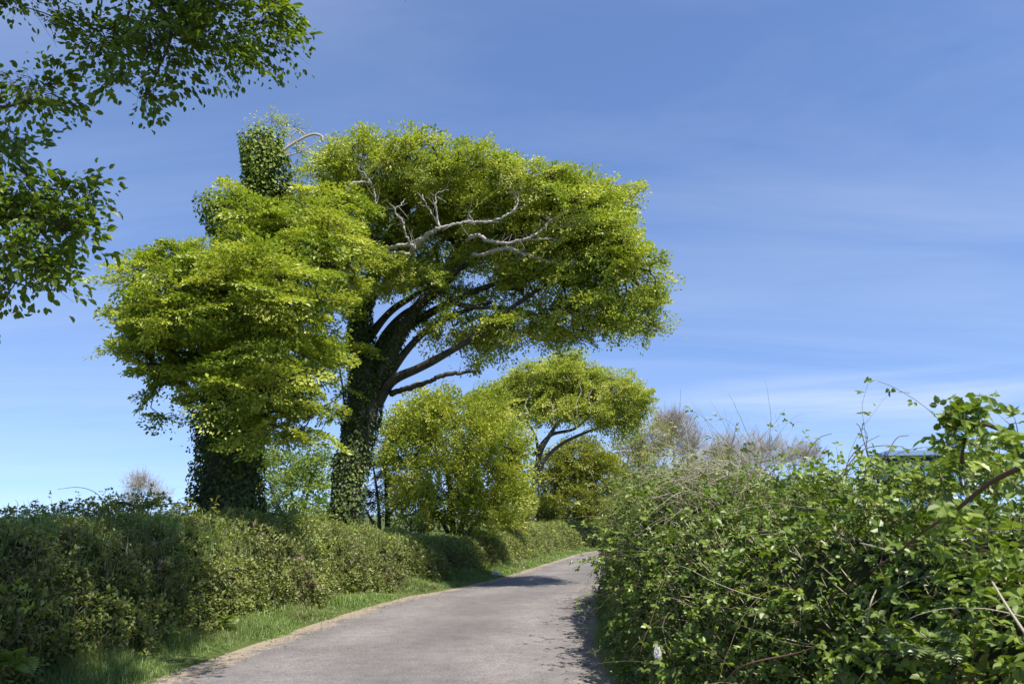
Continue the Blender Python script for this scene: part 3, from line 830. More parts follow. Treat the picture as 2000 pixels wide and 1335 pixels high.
def ivy_on(mb, pts, radii, density, thick=0.1, L=0.06, r_end=1.0, lo=0.0, hi=1.0, base=.45, zdense=None):
    """ivy leaves hanging over a limb"""
    pts = np.asarray(pts); n = len(pts)
    r = np.interp(np.linspace(0, 1, n), np.linspace(0, 1, len(radii)), radii)
    seg = np.linalg.norm(np.diff(pts, axis=0), axis=1); cum = np.concatenate([[0], np.cumsum(seg)]) / seg.sum()
    area = seg.sum() * 2 * pi * (r.mean() + thick)
    N_ = int(area * density)
    u = rng.uniform(lo, hi, N_)
    c = np.stack([np.interp(u, cum, pts[:, k]) for k in range(3)], -1)
    rr = np.interp(u, cum, r)
    t = norm(np.stack([np.interp(u, cum, np.gradient(pts[:, k])) for k in range(3)], -1))
    o = rv(N_); o = norm(o - (o * t).sum(-1, keepdims=True) * t)
    lump = .5 + .5 * nse(c + o * rr[:, None], 2.2, 8.0)
    kp = nse(c + o * rr[:, None], 1.4, 3.3) > -.95
    c, rr, t, o, lump, u = c[kp], rr[kp], t[kp], o[kp], lump[kp], u[kp]; N_ = len(c)
    pos = c + o * (rr + thick * (0.15 + .85 * rng.random(N_)) * (.3 + 1.5 * lump))[:, None]
    d = norm(np.array([0, 0, -1.0]) + o * .5 + rv(N_, .45))
    nr = norm(o + np.array([0, 0, .55]) + rv(N_, .4))
    Ls = L * rng.uniform(.6, 1.3, N_)
    leaves(mb, pos, d, nr, Ls, Ls * .9, np.clip(base + .2 * nse(pos, 1.7, 6) + rng.normal(0, .14, N_), 0, 1))

# ------------------------------------------------------------------ tree 1 (left, ivy tower)
Y1 = 15.0
Y1S = 15.0 / 13.4              # distances below are given for 13.4 m and carried back to where the tree stands
base1 = P(447, 1010, Y1); base1[2] = 1.0
t1 = empty('beech_tree', base1, 'big beech at left with thick ivy-covered trunk and an ivy-wrapped stub above its crown', 'tree', 'wind-shaped beeches on the left bank')
trunk1 = spline([P(442, 1060, Y1), P(446, 960, Y1), P(452, 850, Y1), P(455, 740, Y1), P(466, 600, Y1), P(482, 480, Y1), P(505, 400, Y1), P(517, 330, Y1), P(520, 265, Y1)], 6)
rad1 = [.54, .46, .44, .44, .38, .31, .25, .21, .14]
mw = MB(); tube(mw, trunk1, rad1, 14, .06, flute=.06)
limbs1 = []
for pts, yd, r in [([(456, 700), (400, 640), (330, 600), (270, 580)], [13.4, 13.2, 12.9, 12.7], [.14, .05]),
                   ([(456, 760), (400, 730), (330, 715), (270, 715)], [13.4, 13.1, 12.8, 12.6], [.12, .04]),
                   ([(470, 600), (520, 560), (600, 520), (680, 520)], [13.4, 13.2, 13.1, 13.2], [.15, .05]),
                   ([(460, 700), (520, 660), (570, 620), (620, 610)], [13.3, 12.6, 12.1, 11.8], [.14, .05]),
                   ([(460, 790), (520, 770), (580, 770), (610, 800)], [13.3, 12.7, 12.3, 12.0], [.12, .04]),
                   ([(466, 620), (450, 560), (420, 520), (380, 500)], [13.3, 12.5, 12.0, 11.8], [.13, .05]),
                   ([(490, 460), (540, 430), (590, 400), (630, 395)], [13.4, 13.5, 13.7, 13.8], [.12, .04]),
                   ([(483, 470), (450, 440), (430, 410), (432, 385)], [13.4, 13.4, 13.4, 13.4], [.12, .07]),
                   ([(500, 560), (500, 660), (480, 740), (470, 800)], [13.9, 14.4, 14.8, 15.0], [.12, .04])]:
    w = spline([P(a, b_, y) for (a, b_), y in zip(pts, np.array(yd) * Y1S)], 6); limbs1.append((w, r)); tube(mw, w, r, 7, .08)
blobs1 = [(360, 565, 12.9, 60, 42, 1.2, 52), (360, 615, 12.7, 66, 36, 1.2, 45), (342, 700, 12.5, 56, 36, 1.1, 40), (345, 745, 12.6, 58, 26, 1.0, 24), (345, 660, 12.4, 60, 50, 1.1, 34),
          (468, 535, 12.7, 58, 56, 1.4, 60), (508, 440, 13.3, 36, 42, 1.0, 26), (585, 470, 13.0, 88, 66, 1.4, 76), (650, 500, 13.3, 48, 46, 1.1, 34),
          (545, 590, 12.0, 105, 72, 1.7, 80), (420, 600, 11.9, 105, 65, 1.4, 60), (545, 680, 12.0, 55, 55, 1.4, 50), (528, 765, 12.1, 62, 46, 1.3, 34), (550, 825, 12.3, 38, 34, 1.0, 26),
          (505, 825, 12.6, 40, 30, 1.2, 14), (610, 395, 13.9, 60, 45, 1.0, 36), (560, 700, 13.8, 70, 80, 1.4, 22), (470, 640, 14.6, 120, 90, 1.0, 26),
          (625, 690, 14.4, 30, 40, .7, 10), (355, 800, 12.9, 30, 15, .5, 4), (690, 700, 16.6, 40, 22, .6, 9), (700, 790, 17.4, 45, 20, .6, 10)]
blobs1 = [(a, b_, y * Y1S, rx, ry, rz, n) for (a, b_, y, rx, ry, rz, n) in blobs1]
tips, outs = blob_tips(blobs1, mult=.24, shell=.55)
tips, outs = tiers(tips, outs, 7, .62, up_tilt=.3)
nodes, par, cnt, ns = grow([trunk1[6:]] + [w for w, r in limbs1], tips, lean=(.3, 0, 0))
wood_from(mw, nodes, par, cnt, ns, .006, .5, .1)
mw.build('trunk', M['bark'], t1, base1)
ml, mt = MB(), MB()
sprays(ml, mt, tips, outs, 150, .42, .068, flat=.9, wind=(.12, -.1, .0), base=.52, var=.2, jit=.42, thick=.8, droop=.22)
# small yellow tuft on the stub
tp, ou = blob_tips([(535, 245, 15.1, 36, 12, .35, 12), (570, 250, 15.2, 24, 10, .3, 7), (575, 300, 15.3, 28, 26, .4, 9)])
sprays(ml, mt, tp, ou, 40, .28, .045, flat=.5, base=.82, var=.08)
ml.build('crown', M['beech'], t1, base1)
mt.build('twigs', M['bark_dark'], t1, base1)
mi = MB()
ivy_on(mi, trunk1, [.54, .46, .44, .44, .38, .33, .29, .27, .23], 620, .17, .075, hi=.86)
ivy_on(mi, trunk1[-14:], [.26, .24, .25, .22], 1000, .22, .075, base=.85)
ivy_on(mi, limbs1[7][0], [.18, .22], 900, .2, .07, base=.9)
ivy_on(mi, spline([P(432, 440, 15.0), P(470, 400, 14.9), P(505, 380, 14.9)], 6), [.2, .25, .2], 700, .22, .07, base=.9)
for (w, r) in limbs1[:2]: ivy_on(mi, w, r, 350, .08, .06, hi=.6)
# straggling ivy shoots at the trunk's left side
for k in range(26):
    zc = rng.uniform(.02, .33); q = trunk1[int(zc * (len(trunk1) - 1))] + np.array([-.45, -.1, 0])
    e = q + np.array([rng.uniform(-.35, -.1), rng.normal(0, .1), rng.uniform(-.1, .3)])
    s_ = np.linspace(0, 1, 10)[:, None]; pp = q * (1 - s_) + e * s_ + rv(10, .05)
    leaves(mi, pp, rv(10), rv(10) + np.array([0, -.4, .6]), .06, .05, rng.uniform(.1, .7, 10))
mi.build('ivy', M['ivy'], t1, base1)
for pts, yd, r in [([(545, 300), (565, 285), (590, 270), (612, 262), (628, 266), (630, 276)], 13.3, [.04, .03, .022]), ([(560, 290), (570, 265), (585, 255), (597, 262)], 13.3, [.02, .008]),
                   ([(555, 305), (575, 300), (600, 290), (640, 262)], 13.3, [.022, .008]), ([(500, 360), (480, 357), (455, 361), (448, 366)], 13.2, [.03, .014])]:
    traced('dead_branch', pts, yd * Y1S, r, M['bark_pale'], t1, base1, sides=6)

# ------------------------------------------------------------------ tree 2 (centre, wind-swept crown)
Y2 = 19.0
base2 = P(668, 1040, Y2); base2[2] = 0.8
t2 = empty('beech_tree', base2, 'tall wind-swept beech leaning right over the road, pale dead limbs across its crown', 'tree', 'wind-shaped beeches on the left bank')
trunk2 = spline([P(664, 1075, Y2), P(670, 1020, Y2), P(682, 940, Y2), P(697, 860, Y2), P(710, 800, Y2), P(712, 740, Y2), P(703, 670, Y2), P(706, 600, Y2), P(735, 530, Y2), P(770, 450, Y2)], 6)
rad2 = [.42, .36, .34, .34, .38, .33, .25, .20, .17, .12]
mw = MB(); tube(mw, trunk2, rad2, 14, .06, flute=.07)
limbs2 = []
for pts, yd, r in [
    ([(718, 790), (752, 715), (780, 655), (815, 600), (860, 555), (905, 520)], [19, 18.8, 18.6, 18.5, 18.4, 18.3], [.24, .22, .17, .12, .07]),
    ([(712, 760), (735, 690), (768, 645), (820, 622), (880, 590), (950, 560), (1020, 540)], [19, 19.2, 19.2, 19.1, 19, 18.8, 18.6], [.22, .15, .13, .10, .06]),
    ([(705, 680), (735, 640), (770, 602), (820, 570), (870, 530)], [19, 19.3, 19.6, 19.8, 20], [.17, .12, .09, .06]),
    ([(735, 790), (765, 745), (810, 722), (860, 697), (905, 670), (950, 640), (1000, 600), (1060, 560), (1110, 530)], [19, 18.6, 18.2, 17.9, 17.7, 17.6, 17.6, 17.6, 17.6], [.17, .13, .10, .085, .06, .03]),
    ([(805, 605), (850, 570), (900, 595), (950, 600), (1000, 602), (1050, 615)], [18.5, 18.2, 18, 17.9, 17.8, 17.8], [.11, .07, .04]),
    ([(712, 740), (728, 700), (752, 650), (790, 610), (830, 590)], [19.3, 19.6, 19.8, 20, 20], [.12, .09, .05]),
    ([(745, 760), (790, 690), (840, 640), (900, 610), (960, 590)], [18.9, 18.9, 18.9, 18.8, 18.7], [.13, .09, .05]),
    ([(770, 450), (800, 400), (850, 360), (900, 345)], [19, 18.8, 18.6, 18.4], [.13, .05]),
    ([(735, 530), (720, 450), (700, 390), (690, 350)], [19, 18.6, 18.4, 18.2], [.13, .05]),
    ([(905, 520), (970, 480), (1050, 440), (1130, 410)], [18.3, 18.2, 18.1, 18], [.08, .03]),
    ([(1020, 540), (1080, 530), (1150, 520), (1220, 510)], [18.6, 18.3, 18.0, 17.8], [.06, .025]),
    ([(860, 555), (880, 500), (920, 440), (960, 400)], [18.4, 18.5, 18.5, 18.4], [.08, .03])]:
    w = spline([P(a, b_, y) for (a, b_), y in zip(pts, yd)], 6); r = [q * .82 for q in r]; limbs2.append((w, r)); tube(mw, w, r, 8, .10)
blobs2 = [(650, 338, 18.4, 45, 38, 1.0, 34), (722, 342, 18.2, 85, 38, 1.7, 64), (820, 342, 18.0, 95, 38, 1.9, 70), (930, 360, 18.0, 95, 42, 1.9, 70), (1036, 398, 17.9, 90, 48, 1.9, 64),
          (1118, 448, 17.8, 80, 54, 1.9, 66), (1178, 505, 17.7, 62, 55, 1.8, 56), (1235, 550, 17.7, 46, 55, 1.6, 26), (1222, 610, 17.7, 62, 30, 1.4, 20), (1130, 500, 17.9, 90, 60, 1.7, 50),
          (1060, 560, 18.2, 95, 45, 1.6, 44), (950, 545, 18.9, 95, 45, 1.4, 40), (850, 480, 19.7, 95, 60, 1.2, 60), (760, 440, 19.4, 75, 70, 1.3, 46), (1000, 450, 18.9, 100, 55, 1.5, 62), (880, 470, 20.6, 130, 60, .8, 50), (1080, 480, 20.2, 120, 60, .8, 44), (920, 400, 19.2, 110, 50, 1.4, 50),
          (1140, 622, 17.9, 95, 26, 1.3, 40), (1020, 645, 18.0, 85, 22, 1.2, 32), (900, 635, 18.3, 75, 28, 1.2, 28), (955, 685, 18, 16, 10, .3, 3), (1270, 640, 17.6, 20, 16, .5, 5),
          (1140, 398, 17.8, 62, 22, 1.3, 34), (1085, 372, 17.9, 50, 20, 1.3, 24), (1195, 412, 17.8, 30, 18, .8, 12), (1226, 374, 17.8, 9, 9, .2, 3), (710, 530, 17.6, 50, 38, .9, 24), (800, 545, 18.1, 70, 22, .9, 20), (690, 400, 18.3, 60, 50, 1.2, 34), (660, 580, 18.2, 40, 50, .8, 16)]
tips, outs = blob_tips(blobs2, mult=.26, shell=.5)
tips, outs = tiers(tips, outs, 5, .50, up_tilt=.45, zs=.07)
tx, ox = blob_tips(blobs2, mult=1.0, shell=.6)
tips = np.vstack([tips, tx]); outs = np.vstack([outs, ox])
nodes, par, cnt, ns = grow([trunk2[36:]] + [w for w, r in limbs2], tips, lean=(.5, 0, 0))
wood_from(mw, nodes, par, cnt, ns, .008, .5, .12)
mw.build('trunk', M['bark'], t2, base2)
ml, mt = MB(), MB()
sprays(ml, mt, tips, outs, 112, .46, .068, flat=.6, droop=.06, wind=(.55, 0, .12), base=.56, var=.16, jit=.6, stemr=.005)
# spiky shoots standing up along the top
for k in range(70):
    a = rng.uniform(640, 1240); yb = np.interp(a, [640, 750, 850, 940, 1060, 1150, 1240], [290, 282, 280, 298, 332, 368, 400])
    q = P(a, yb + rng.uniform(-4, 14), 17.8 + rng.normal(0, .7)); e = q + np.array([rng.uniform(.0, .3), rng.normal(0, .1), rng.uniform(.15, .42)])
    sticks(mt, q, e, .006, .003); s_ = rng.random((16, 1)); pp = q * (1 - s_) + e * s_ + rv(16, .03)
    leaves(ml, pp, rv(16, .5) + (e - q), rv(16), .06, .036, rng.uniform(.5, .95, 16))
ml.build('crown', M['beech'], t2, base2)
mt.build('twigs', M['bark_dark'], t2, base2)
mi = MB()
ivy_on(mi, trunk2, rad2, 480, .09, .07, hi=.82, base=.42)
ivy_on(mi, limbs2[0][0], limbs2[0][1], 420, .05, .06, hi=.9, base=.4)
ivy_on(mi, limbs2[1][0], limbs2[1][1], 300, .05, .06, hi=.5, base=.4)
mi.build('ivy', M['ivy'], t2, base2)
DB = [([(765, 768), (800, 757), (835, 745), (865, 732), (900, 728), (930, 723)], [18.7, 18.2, 17.9, 17.7, 17.6, 17.5], [.085, .06, .055, .045, .03], 'bark'),
      ([(800, 500), (808, 486), (820, 470), (840, 455), (858, 446), (885, 438), (915, 433), (945, 434), (975, 427), (1000, 412), (1012, 398), (1008, 385), (998, 372)], [17.8, 17.2, 16.8, 16.6, 16.5, 16.4, 16.4, 16.4, 16.4, 16.4, 16.4, 16.4, 16.4], [.10, .085, .075, .06, .05, .045, .04, .03, .02], 'bark_pale'),
      ([(745, 500), (758, 487), (780, 479), (803, 478), (812, 484)], [17.6, 17.1, 16.9, 16.8, 16.8], [.08, .07, .06, .05], 'bark_pale'),
      ([(745, 494), (770, 492), (800, 495)], [17.2, 17, 17], [.05, .05], 'bark_pale'),
      ([(858, 446), (853, 420), (850, 395), (853, 378), (877, 371)], [16.5, 16.4, 16.3, 16.3, 16.3], [.04, .03, .02, .012], 'bark_pale'),
      ([(856, 440), (842, 415), (830, 395), (825, 380)], [16.5, 16.4, 16.3, 16.3], [.025, .015, .01], 'bark_pale'),
      ([(803, 478), (790, 455), (787, 435), (772, 412), (780, 402), (792, 388)], [16.8, 16.6, 16.5, 16.4, 16.4, 16.4], [.04, .035, .028, .015], 'bark_pale'),
      ([(998, 372), (985, 360), (978, 345), (982, 328)], 16.4, [.02, .015, .01], 'bark_pale'), ([(998, 372), (996, 350), (1000, 338)], 16.4, [.02, .01], 'bark_pale'),
      ([(912, 472), (920, 463), (935, 460), (950, 468), (970, 474), (1000, 473), (1030, 465), (1050, 455), (1065, 442), (1075, 428)], [17.6, 16.9, 16.7, 16.6, 16.6, 16.5, 16.4, 16.4, 16.4, 16.4], [.07, .065, .06, .06, .055, .04, .03, .02], 'bark_pale'),
      ([(1000, 474), (1035, 468), (1070, 466), (1100, 470)], [16.6, 16.5, 16.4, 16.5], [.04, .03, .015], 'bark_pale'),
      ([(925, 498), (945, 497), (965, 490), (990, 485), (1010, 490), (1030, 498), (1065, 508), (1100, 517), (1140, 516)], [17.2, 16.9, 16.7, 16.6, 16.6, 16.7, 16.8, 16.9, 17], [.07, .065, .07, .065, .05, .035, .02], 'bark_pale'),
      ([(712, 402), (695, 394), (682, 380), (681, 367), (692, 357), (710, 355), (725, 359)], [17.2, 16.9, 16.7, 16.6, 16.6, 16.6, 16.6], [.075, .07, .065, .055, .04], 'bark_pale'),
      ([(725, 357), (712, 340), (700, 328), (712, 312), (722, 308)], 16.6, [.03, .02, .01], 'bark_pale'), ([(725, 359), (732, 375), (735, 400)], 16.7, [.035, .02], 'bark_pale'),
      ([(722, 352), (735, 335), (742, 325)], 16.6, [.02, .01], 'bark_pale'), ([(1075, 428), (1085, 445), (1110, 440), (1130, 436)], 16.4, [.02, .015, .01], 'bark_pale'),
      ([(1100, 440), (1102, 412), (1096, 392)], 16.5, [.02, .01], 'bark_pale')]
for pts, yd, r, mm_ in DB:
    k_ = .62 if mm_ == 'bark_pale' else 1.0
    w = spline([P(a, b_, y) for (a, b_), y in zip(pts, [yd] * len(pts) if np.isscalar(yd) else yd)], 7)
    w[1:-1] += rv(len(w) - 2, .012)
    m_ = MB(); tube(m_, w, [q * k_ for q in r], 8, .16, .7)
    L_w = np.linalg.norm(np.diff(w, axis=0), axis=1).sum()
    if mm_ == 'bark_pale':
        for q in range(int(L_w * 5)):
            c_ = int(rng.integers(len(w) // 3, len(w)))
            cane(w[c_], norm(np.array([rng.normal(.2, .8), -.3 + rng.normal(0, .5), rng.normal(.3, .7)])), rng.uniform(.15, .5), r=.008, tint=.8, droop=rng.uniform(-1.5, 1.0), n=6, mbx=m_)
    m_.build('dead_branch', M[mm_], t2, base2)

# ------------------------------------------------------------------ generic trees
def simple_tree(name, label, cat, px, py, Yd, blobs, leaf, K, R, L, trunks, r_tip=.008, bark='bark_dark', group=None, flat=.5, base=.5, var=.14, wind=(0, 0, 0),
                z0=None, leafy=True, lean=(0, 0, 0), pathcost=.25, twigs=4, shell=.35, stemr=.004, woodt=None, jit=.7, power=.5, droop=.08, woodmat=None, mult=1.3):
    b0 = P(px, py, Yd)
    if z0 is None: z0 = float(ground_z(np.array([b0[0]]), np.array([b0[1]]))[0])
    b0[2] = z0
    o = empty(name, b0, label, cat, group)
    mw = MB(); seeds = []
    for pts, yd, r in trunks:
        if np.isscalar(yd): yd = [yd] * len(pts)
        w = spline([P(a, b_, y) for (a, b_), y in zip(pts, yd)], 6)
        if w[0][2] > z0 and pts[0][1] >= py - 12: w = np.vstack([w[0] * np.array([1, 1, 0]) + np.array([0, 0, z0 - .1]), w])
        seeds.append(w); tube(mw, w, r, 8, .06)
    tips, outs = blob_tips(blobs, shell=shell, mult=mult)
    nodes, par, cnt, ns = grow(seeds, tips, step=.4, lean=lean, pathcost=pathcost)
    wood_from(mw, nodes, par, cnt, ns, r_tip, power, .15, woodt)
    mw.build('trunk', M[woodmat or bark], o, b0)
    mt = MB()
    if leafy:
        ml = MB()
        sprays(ml, mt, tips, outs, K, R, L, flat=flat, droop=droop, wind=wind, base=base, var=var, twigs=twigs, stemr=stemr, jit=jit, spread=1.4)
        ml.build('crown', M[leaf], o, b0)
        mt.build('twigs', M[bark], o, b0)
    else:
        # bare twig fans
        n = len(tips); p0 = np.repeat(tips, K, 0)
        d = norm(np.repeat(outs, K, 0) * .8 + np.array([0, 0, .7]) + rv(n * K, .55) + np.array(wind))
        ln = R * rng.uniform(.4, 1.2, (n * K, 1)); p0 = p0 - np.repeat(outs, K, 0) * ln * rng.uniform(0, .8, (n * K, 1))
        m1 = p0 + d * ln * .5; e = m1 + norm(d + rv(n * K, .3)) * ln * .5
        sticks(mt, p0, m1, stemr, stemr * .8, 3, rng.random(n * K)); sticks(mt, m1, e, stemr * .8, stemr * .5, 3, rng.random(n * K))
        mt.build('twigs', M['bare'], o, b0)
    return o

# yellow-green bushy tree
simple_tree('bushy_tree', 'bushy yellow-green young beech standing on the bank right of the tall ivy-clad trunks', 'tree', 890, 1045, 26.0,
            [(830, 815, 26, 60, 45, 1.3, 44), (895, 850, 25.5, 85, 70, 1.5, 80), (800, 880, 26, 50, 70, 1.4, 52), (860, 950, 25.2, 80, 65, 1.6, 76), (950, 910, 25, 75, 75, 1.6, 80),
             (985, 850, 26, 35, 45, 1.2, 30), (940, 1000, 25, 60, 30, 1.4, 34), (1000, 950, 25.4, 30, 60, 1.0, 26), (950, 810, 26.4, 40, 35, 1.0, 24), (810, 980, 26, 50, 45, 1.3, 30), (860, 780, 26, 35, 22, .8, 16), (778, 830, 26, 22, 22, .5, 8)],
            'gold', 120, .55, .085,
            [([(885, 1050), (880, 960), (860, 860), (850, 800)], 26, [.10, .03]), ([(895, 1050), (920, 960), (940, 870), (950, 820)], 26, [.10, .03]), ([(880, 1050), (840, 970), (810, 890)], 26, [.08, .03]),
             ([(905, 1050), (960, 980), (985, 900)], 25.8, [.08, .03])], group='trees behind the left hedge bank', flat=.35, base=.55, var=.2, z0=.8, jit=.7, wind=(.1, 0, .35))

# small yellow-green bush right of it
simple_tree('bush', 'small leafy bush at the foot of the bushy yellow-green tree beside the road', 'bush', 1010, 1040, 29.5,
            [(1000, 1000, 29.5, 26, 40, .7, 26), (1020, 960, 29.8, 18, 45, .6, 16)], 'olive', 70, .42, .085, [([(1008, 1045), (1008, 1000), (1012, 950)], 29.5, [.06, .02])], flat=.35, base=.6, z0=.8)

# far wind-bent tree
simple_tree('windswept_tree', 'smaller wind-bent tree further along with domed yellow-green crown leaning right', 'tree', 1035, 1040, 40.0,
            [(1100, 735, 40, 75, 28, 2.0, 62), (1010, 765, 40, 60, 26, 1.8, 46), (1180, 765, 39.8, 72, 32, 2.0, 62), (1235, 785, 39.6, 35, 32, 1.6, 30), (965, 780, 40, 45, 24, 1.4, 34), (1105, 705, 40, 36, 12, 1.3, 14), (1060, 790, 38.6, 60, 26, .8, 20), (1130, 770, 41.5, 110, 30, 1.2, 40),
             (1090, 790, 41, 90, 30, 1.6, 46), (1210, 822, 39.8, 48, 18, 1.4, 20), (1150, 800, 38.6, 70, 26, .8, 24), (1000, 800, 39, 40, 18, 1, 12), (1040, 735, 39, 50, 20, 1.6, 22)],
            'beech_far', 150, .62, .10,
            [([(1038, 1040), (1040, 960), (1050, 925), (1070, 890), (1105, 862), (1150, 842), (1200, 825), (1240, 818)], 40, [.17, .15, .12, .09, .07, .05, .03]),
             ([(1045, 930), (1058, 880), (1075, 850), (1095, 820), (1130, 790)], 40, [.12, .09, .06, .04]), ([(1040, 890), (1075, 850), (1120, 838), (1150, 815), (1190, 790)], 40.2, [.1, .08, .06, .04]),
             ([(1042, 940), (1050, 890), (1045, 850), (1020, 810), (1000, 780)], 40, [.1, .08, .06, .04]), ([(1050, 885), (1100, 815), (1140, 810), (1180, 770), (1200, 750)], 39.8, [.1, .08, .05, .03])],
            r_tip=.010, bark='bare_grey', flat=.5, base=.58, var=.18, wind=(.4, 0, .1), lean=(.4, 0, 0), z0=.7, stemr=.010, shell=.4, woodmat='bare_grey', power=.42, mult=1.9)
wt = bpy.data.objects['windswept_tree']
bw = np.array(wt.location)
for pts, r in [([(1035, 850), (1025, 830), (1032, 808), (1025, 790), (1035, 770), (1033, 755)], [.06, .05, .03]), ([(1032, 808), (1010, 805), (990, 792)], [.05, .02]), ([(1025, 815), (1005, 800), (985, 795)], [.04, .02]),
               ([(1130, 820), (1125, 790), (1135, 765), (1130, 745)], [.06, .04, .02]), ([(1150, 830), (1155, 800), (1150, 775), (1160, 755)], [.05, .02]), ([(1150, 800), (1170, 780), (1185, 770)], [.04, .02]),
               ([(1082, 830), (1080, 800), (1075, 785)], [.06, .03])]:
    traced('dead_branch', pts, 38.0, [q * .5 for q in r], M['bark_pale'], wt, bw, sides=6, rough=.2)

# olive bushy trees beyond the bend
simple_tree('bushy_tree', 'olive-green bushy tree behind the bend under the small wind-bent tree', 'tree', 1100, 1050, 48.0,
            [(1080, 930, 48, 45, 50, 1.8, 60), (1130, 900, 48, 50, 45, 1.8, 60), (1110, 990, 47, 60, 40, 1.8, 60), (1175, 940, 48, 40, 55, 1.6, 50), (1060, 1010, 46, 28, 28, 1.2, 24), (1170, 1010, 47, 45, 35, 1.4, 40)],
            'olive', 110, .75, .12, [([(1100, 1055), (1095, 990), (1085, 930)], 48, [.14, .04]), ([(1110, 1055), (1130, 980), (1150, 910)], 48, [.14, .04]), ([(1160, 1055), (1170, 960)], 48, [.1, .04])],
            group='trees behind the left hedge bank', flat=.35, base=.5, var=.2, stemr=.012, r_tip=.014, woodmat='bare_grey', mult=2.0)
simple_tree('bushy_tree', 'thin half-leafed grey-green tree right of the olive bushy tree at the bend', 'tree', 1215, 1040, 56.0,
            [(1225, 900, 56, 45, 55, 2, 50), (1270, 860, 56, 40, 40, 2, 34), (1240, 960, 55, 50, 40, 2, 40)], 'olive', 60, .9, .12,
            [([(1215, 1045), (1220, 950), (1230, 870)], 56, [.16, .05]), ([(1225, 1045), (1250, 940), (1275, 860)], 56, [.14, .05])], flat=.3, base=.7, mult=1.8, twigs=9, stemr=.012, r_tip=.013, bark='bare', woodmat='bare', woodt=(.2, .8))

# bare trees to the right
def bare(px, Yd, blobs, label, trunks, K=7, R=.9, sr=.0075, rt=.0075, g='leafless trees behind the right hedge'):
    simple_tree('bare_tree', label, 'tree', px, 1040, Yd, blobs, None, K, R, .1, trunks, r_tip=rt, leafy=False, bark='bare', woodmat='bare', woodt=(.1, .7), group=g, stemr=sr, shell=.1, pathcost=.25, power=.42, mult=3.4)
bare(1325, 62, [(1320, 850, 62, 55, 50, 2.5, 90), (1305, 825, 62, 40, 32, 2, 50), (1350, 875, 62, 40, 35, 2, 40), (1270, 880, 61, 45, 40, 2, 40)], 'tallest leafless tree behind the right hedge, rounded and pale brown, right of the wind-bent tree',
     [([(1322, 1045), (1320, 950), (1315, 870)], 62, [.22, .06]), ([(1322, 980), (1345, 920), (1355, 870)], 62, [.15, .05]), ([(1320, 980), (1285, 920), (1275, 880)], 62, [.15, .05])])
bare(1420, 66, [(1420, 885, 66, 48, 42, 2.2, 80), (1395, 890, 66, 25, 22, 2, 24)], 'low leafless tree between the tallest bare tree and the pale bare pair', [([(1420, 1045), (1420, 960), (1418, 900)], 66, [.18, .05]), ([(1420, 980), (1400, 930), (1390, 890)], 66, [.1, .04])])
bare(1490, 72, [(1488, 880, 72, 50, 40, 2.2, 90)], 'rounded pale leafless tree in the middle of the distant bare row', [([(1490, 1045), (1488, 970), (1485, 905)], 72, [.2, .05]), ([(1490, 980), (1510, 930), (1515, 900)], 72, [.1, .04])])
bare(1552, 76, [(1562, 888, 76, 55, 32, 2.2, 80)], 'rightmost leafless tree of the distant row, low above the bramble hedge', [([(1552, 1045), (1552, 970), (1550, 915)], 76, [.2, .05])])
# left bare bush
bare(282, 40, [(275, 950, 40, 36, 26, 1.0, 40), (310, 968, 40, 26, 22, .9, 22), (255, 975, 40, 24, 16, .9, 14), (272, 935, 40, 24, 18, .8, 16)], 'small leafless fan-shaped tree in the field left of the ivy-covered trunks', [([(282, 1030), (280, 1000), (275, 950)], 40, [.09, .03]), ([(282, 1010), (300, 975), (312, 955)], 40, [.06, .02])],
     K=5, R=.5, sr=.0045, rt=.005, g='leafless trees left of the road')

# green tree between the trunks
simple_tree('bushy_tree', 'round mid-green tree seen between the two ivy-covered trunks', 'tree', 575, 1035, 33.0,
            [(560, 905, 33, 55, 32, 1.4, 44), (615, 910, 33, 40, 40, 1.3, 38), (590, 960, 32.5, 60, 38, 1.4, 54), (525, 960, 33, 42, 45, 1.2, 32), (600, 1010, 32, 45, 22, 1.2, 30), (505, 1000, 33, 30, 26, .9, 14)],
            'sycamore', 56, .55, .105, [([(575, 1040), (572, 980), (560, 910)], 33, [.09, .03]), ([(580, 1040), (600, 970), (618, 910)], 33, [.08, .03]), ([(570, 1040), (540, 980), (525, 940)], 33, [.08, .03]), ([(560, 1040), (520, 1010), (505, 990)], 33, [.06, .03])],
            group='trees behind the left hedge bank', flat=.45, base=.55, var=.2, woodmat='bark_dark')
# twin-stemmed thin dark tree
simple_tree('thin_tree', 'thin nearly bare twin-stemmed dark tree between the tall trunk and the bushy yellow-green tree', 'tree', 752, 1045, 27.0,
            [(745, 900, 27, 36, 50, .9, 60), (770, 960, 27, 28, 55, .8, 50), (730, 980, 27, 26, 45, .7, 40)], 'olive', 9, .45, .07,
            [([(741, 1050), (740, 1000), (735, 950), (728, 905)], 27, [.085, .05, .025]), ([(757, 1050), (756, 980), (753, 920), (748, 860)], 27.2, [.10, .07, .03]), ([(741, 1040), (722, 1010), (712, 985)], 27, [.05, .02]), ([(757, 1010), (775, 985), (790, 955)], 27.2, [.05, .02])],
            flat=.4, base=.5, z0=.8, twigs=10, stemr=.006, r_tip=.011, power=.4, shell=.1)
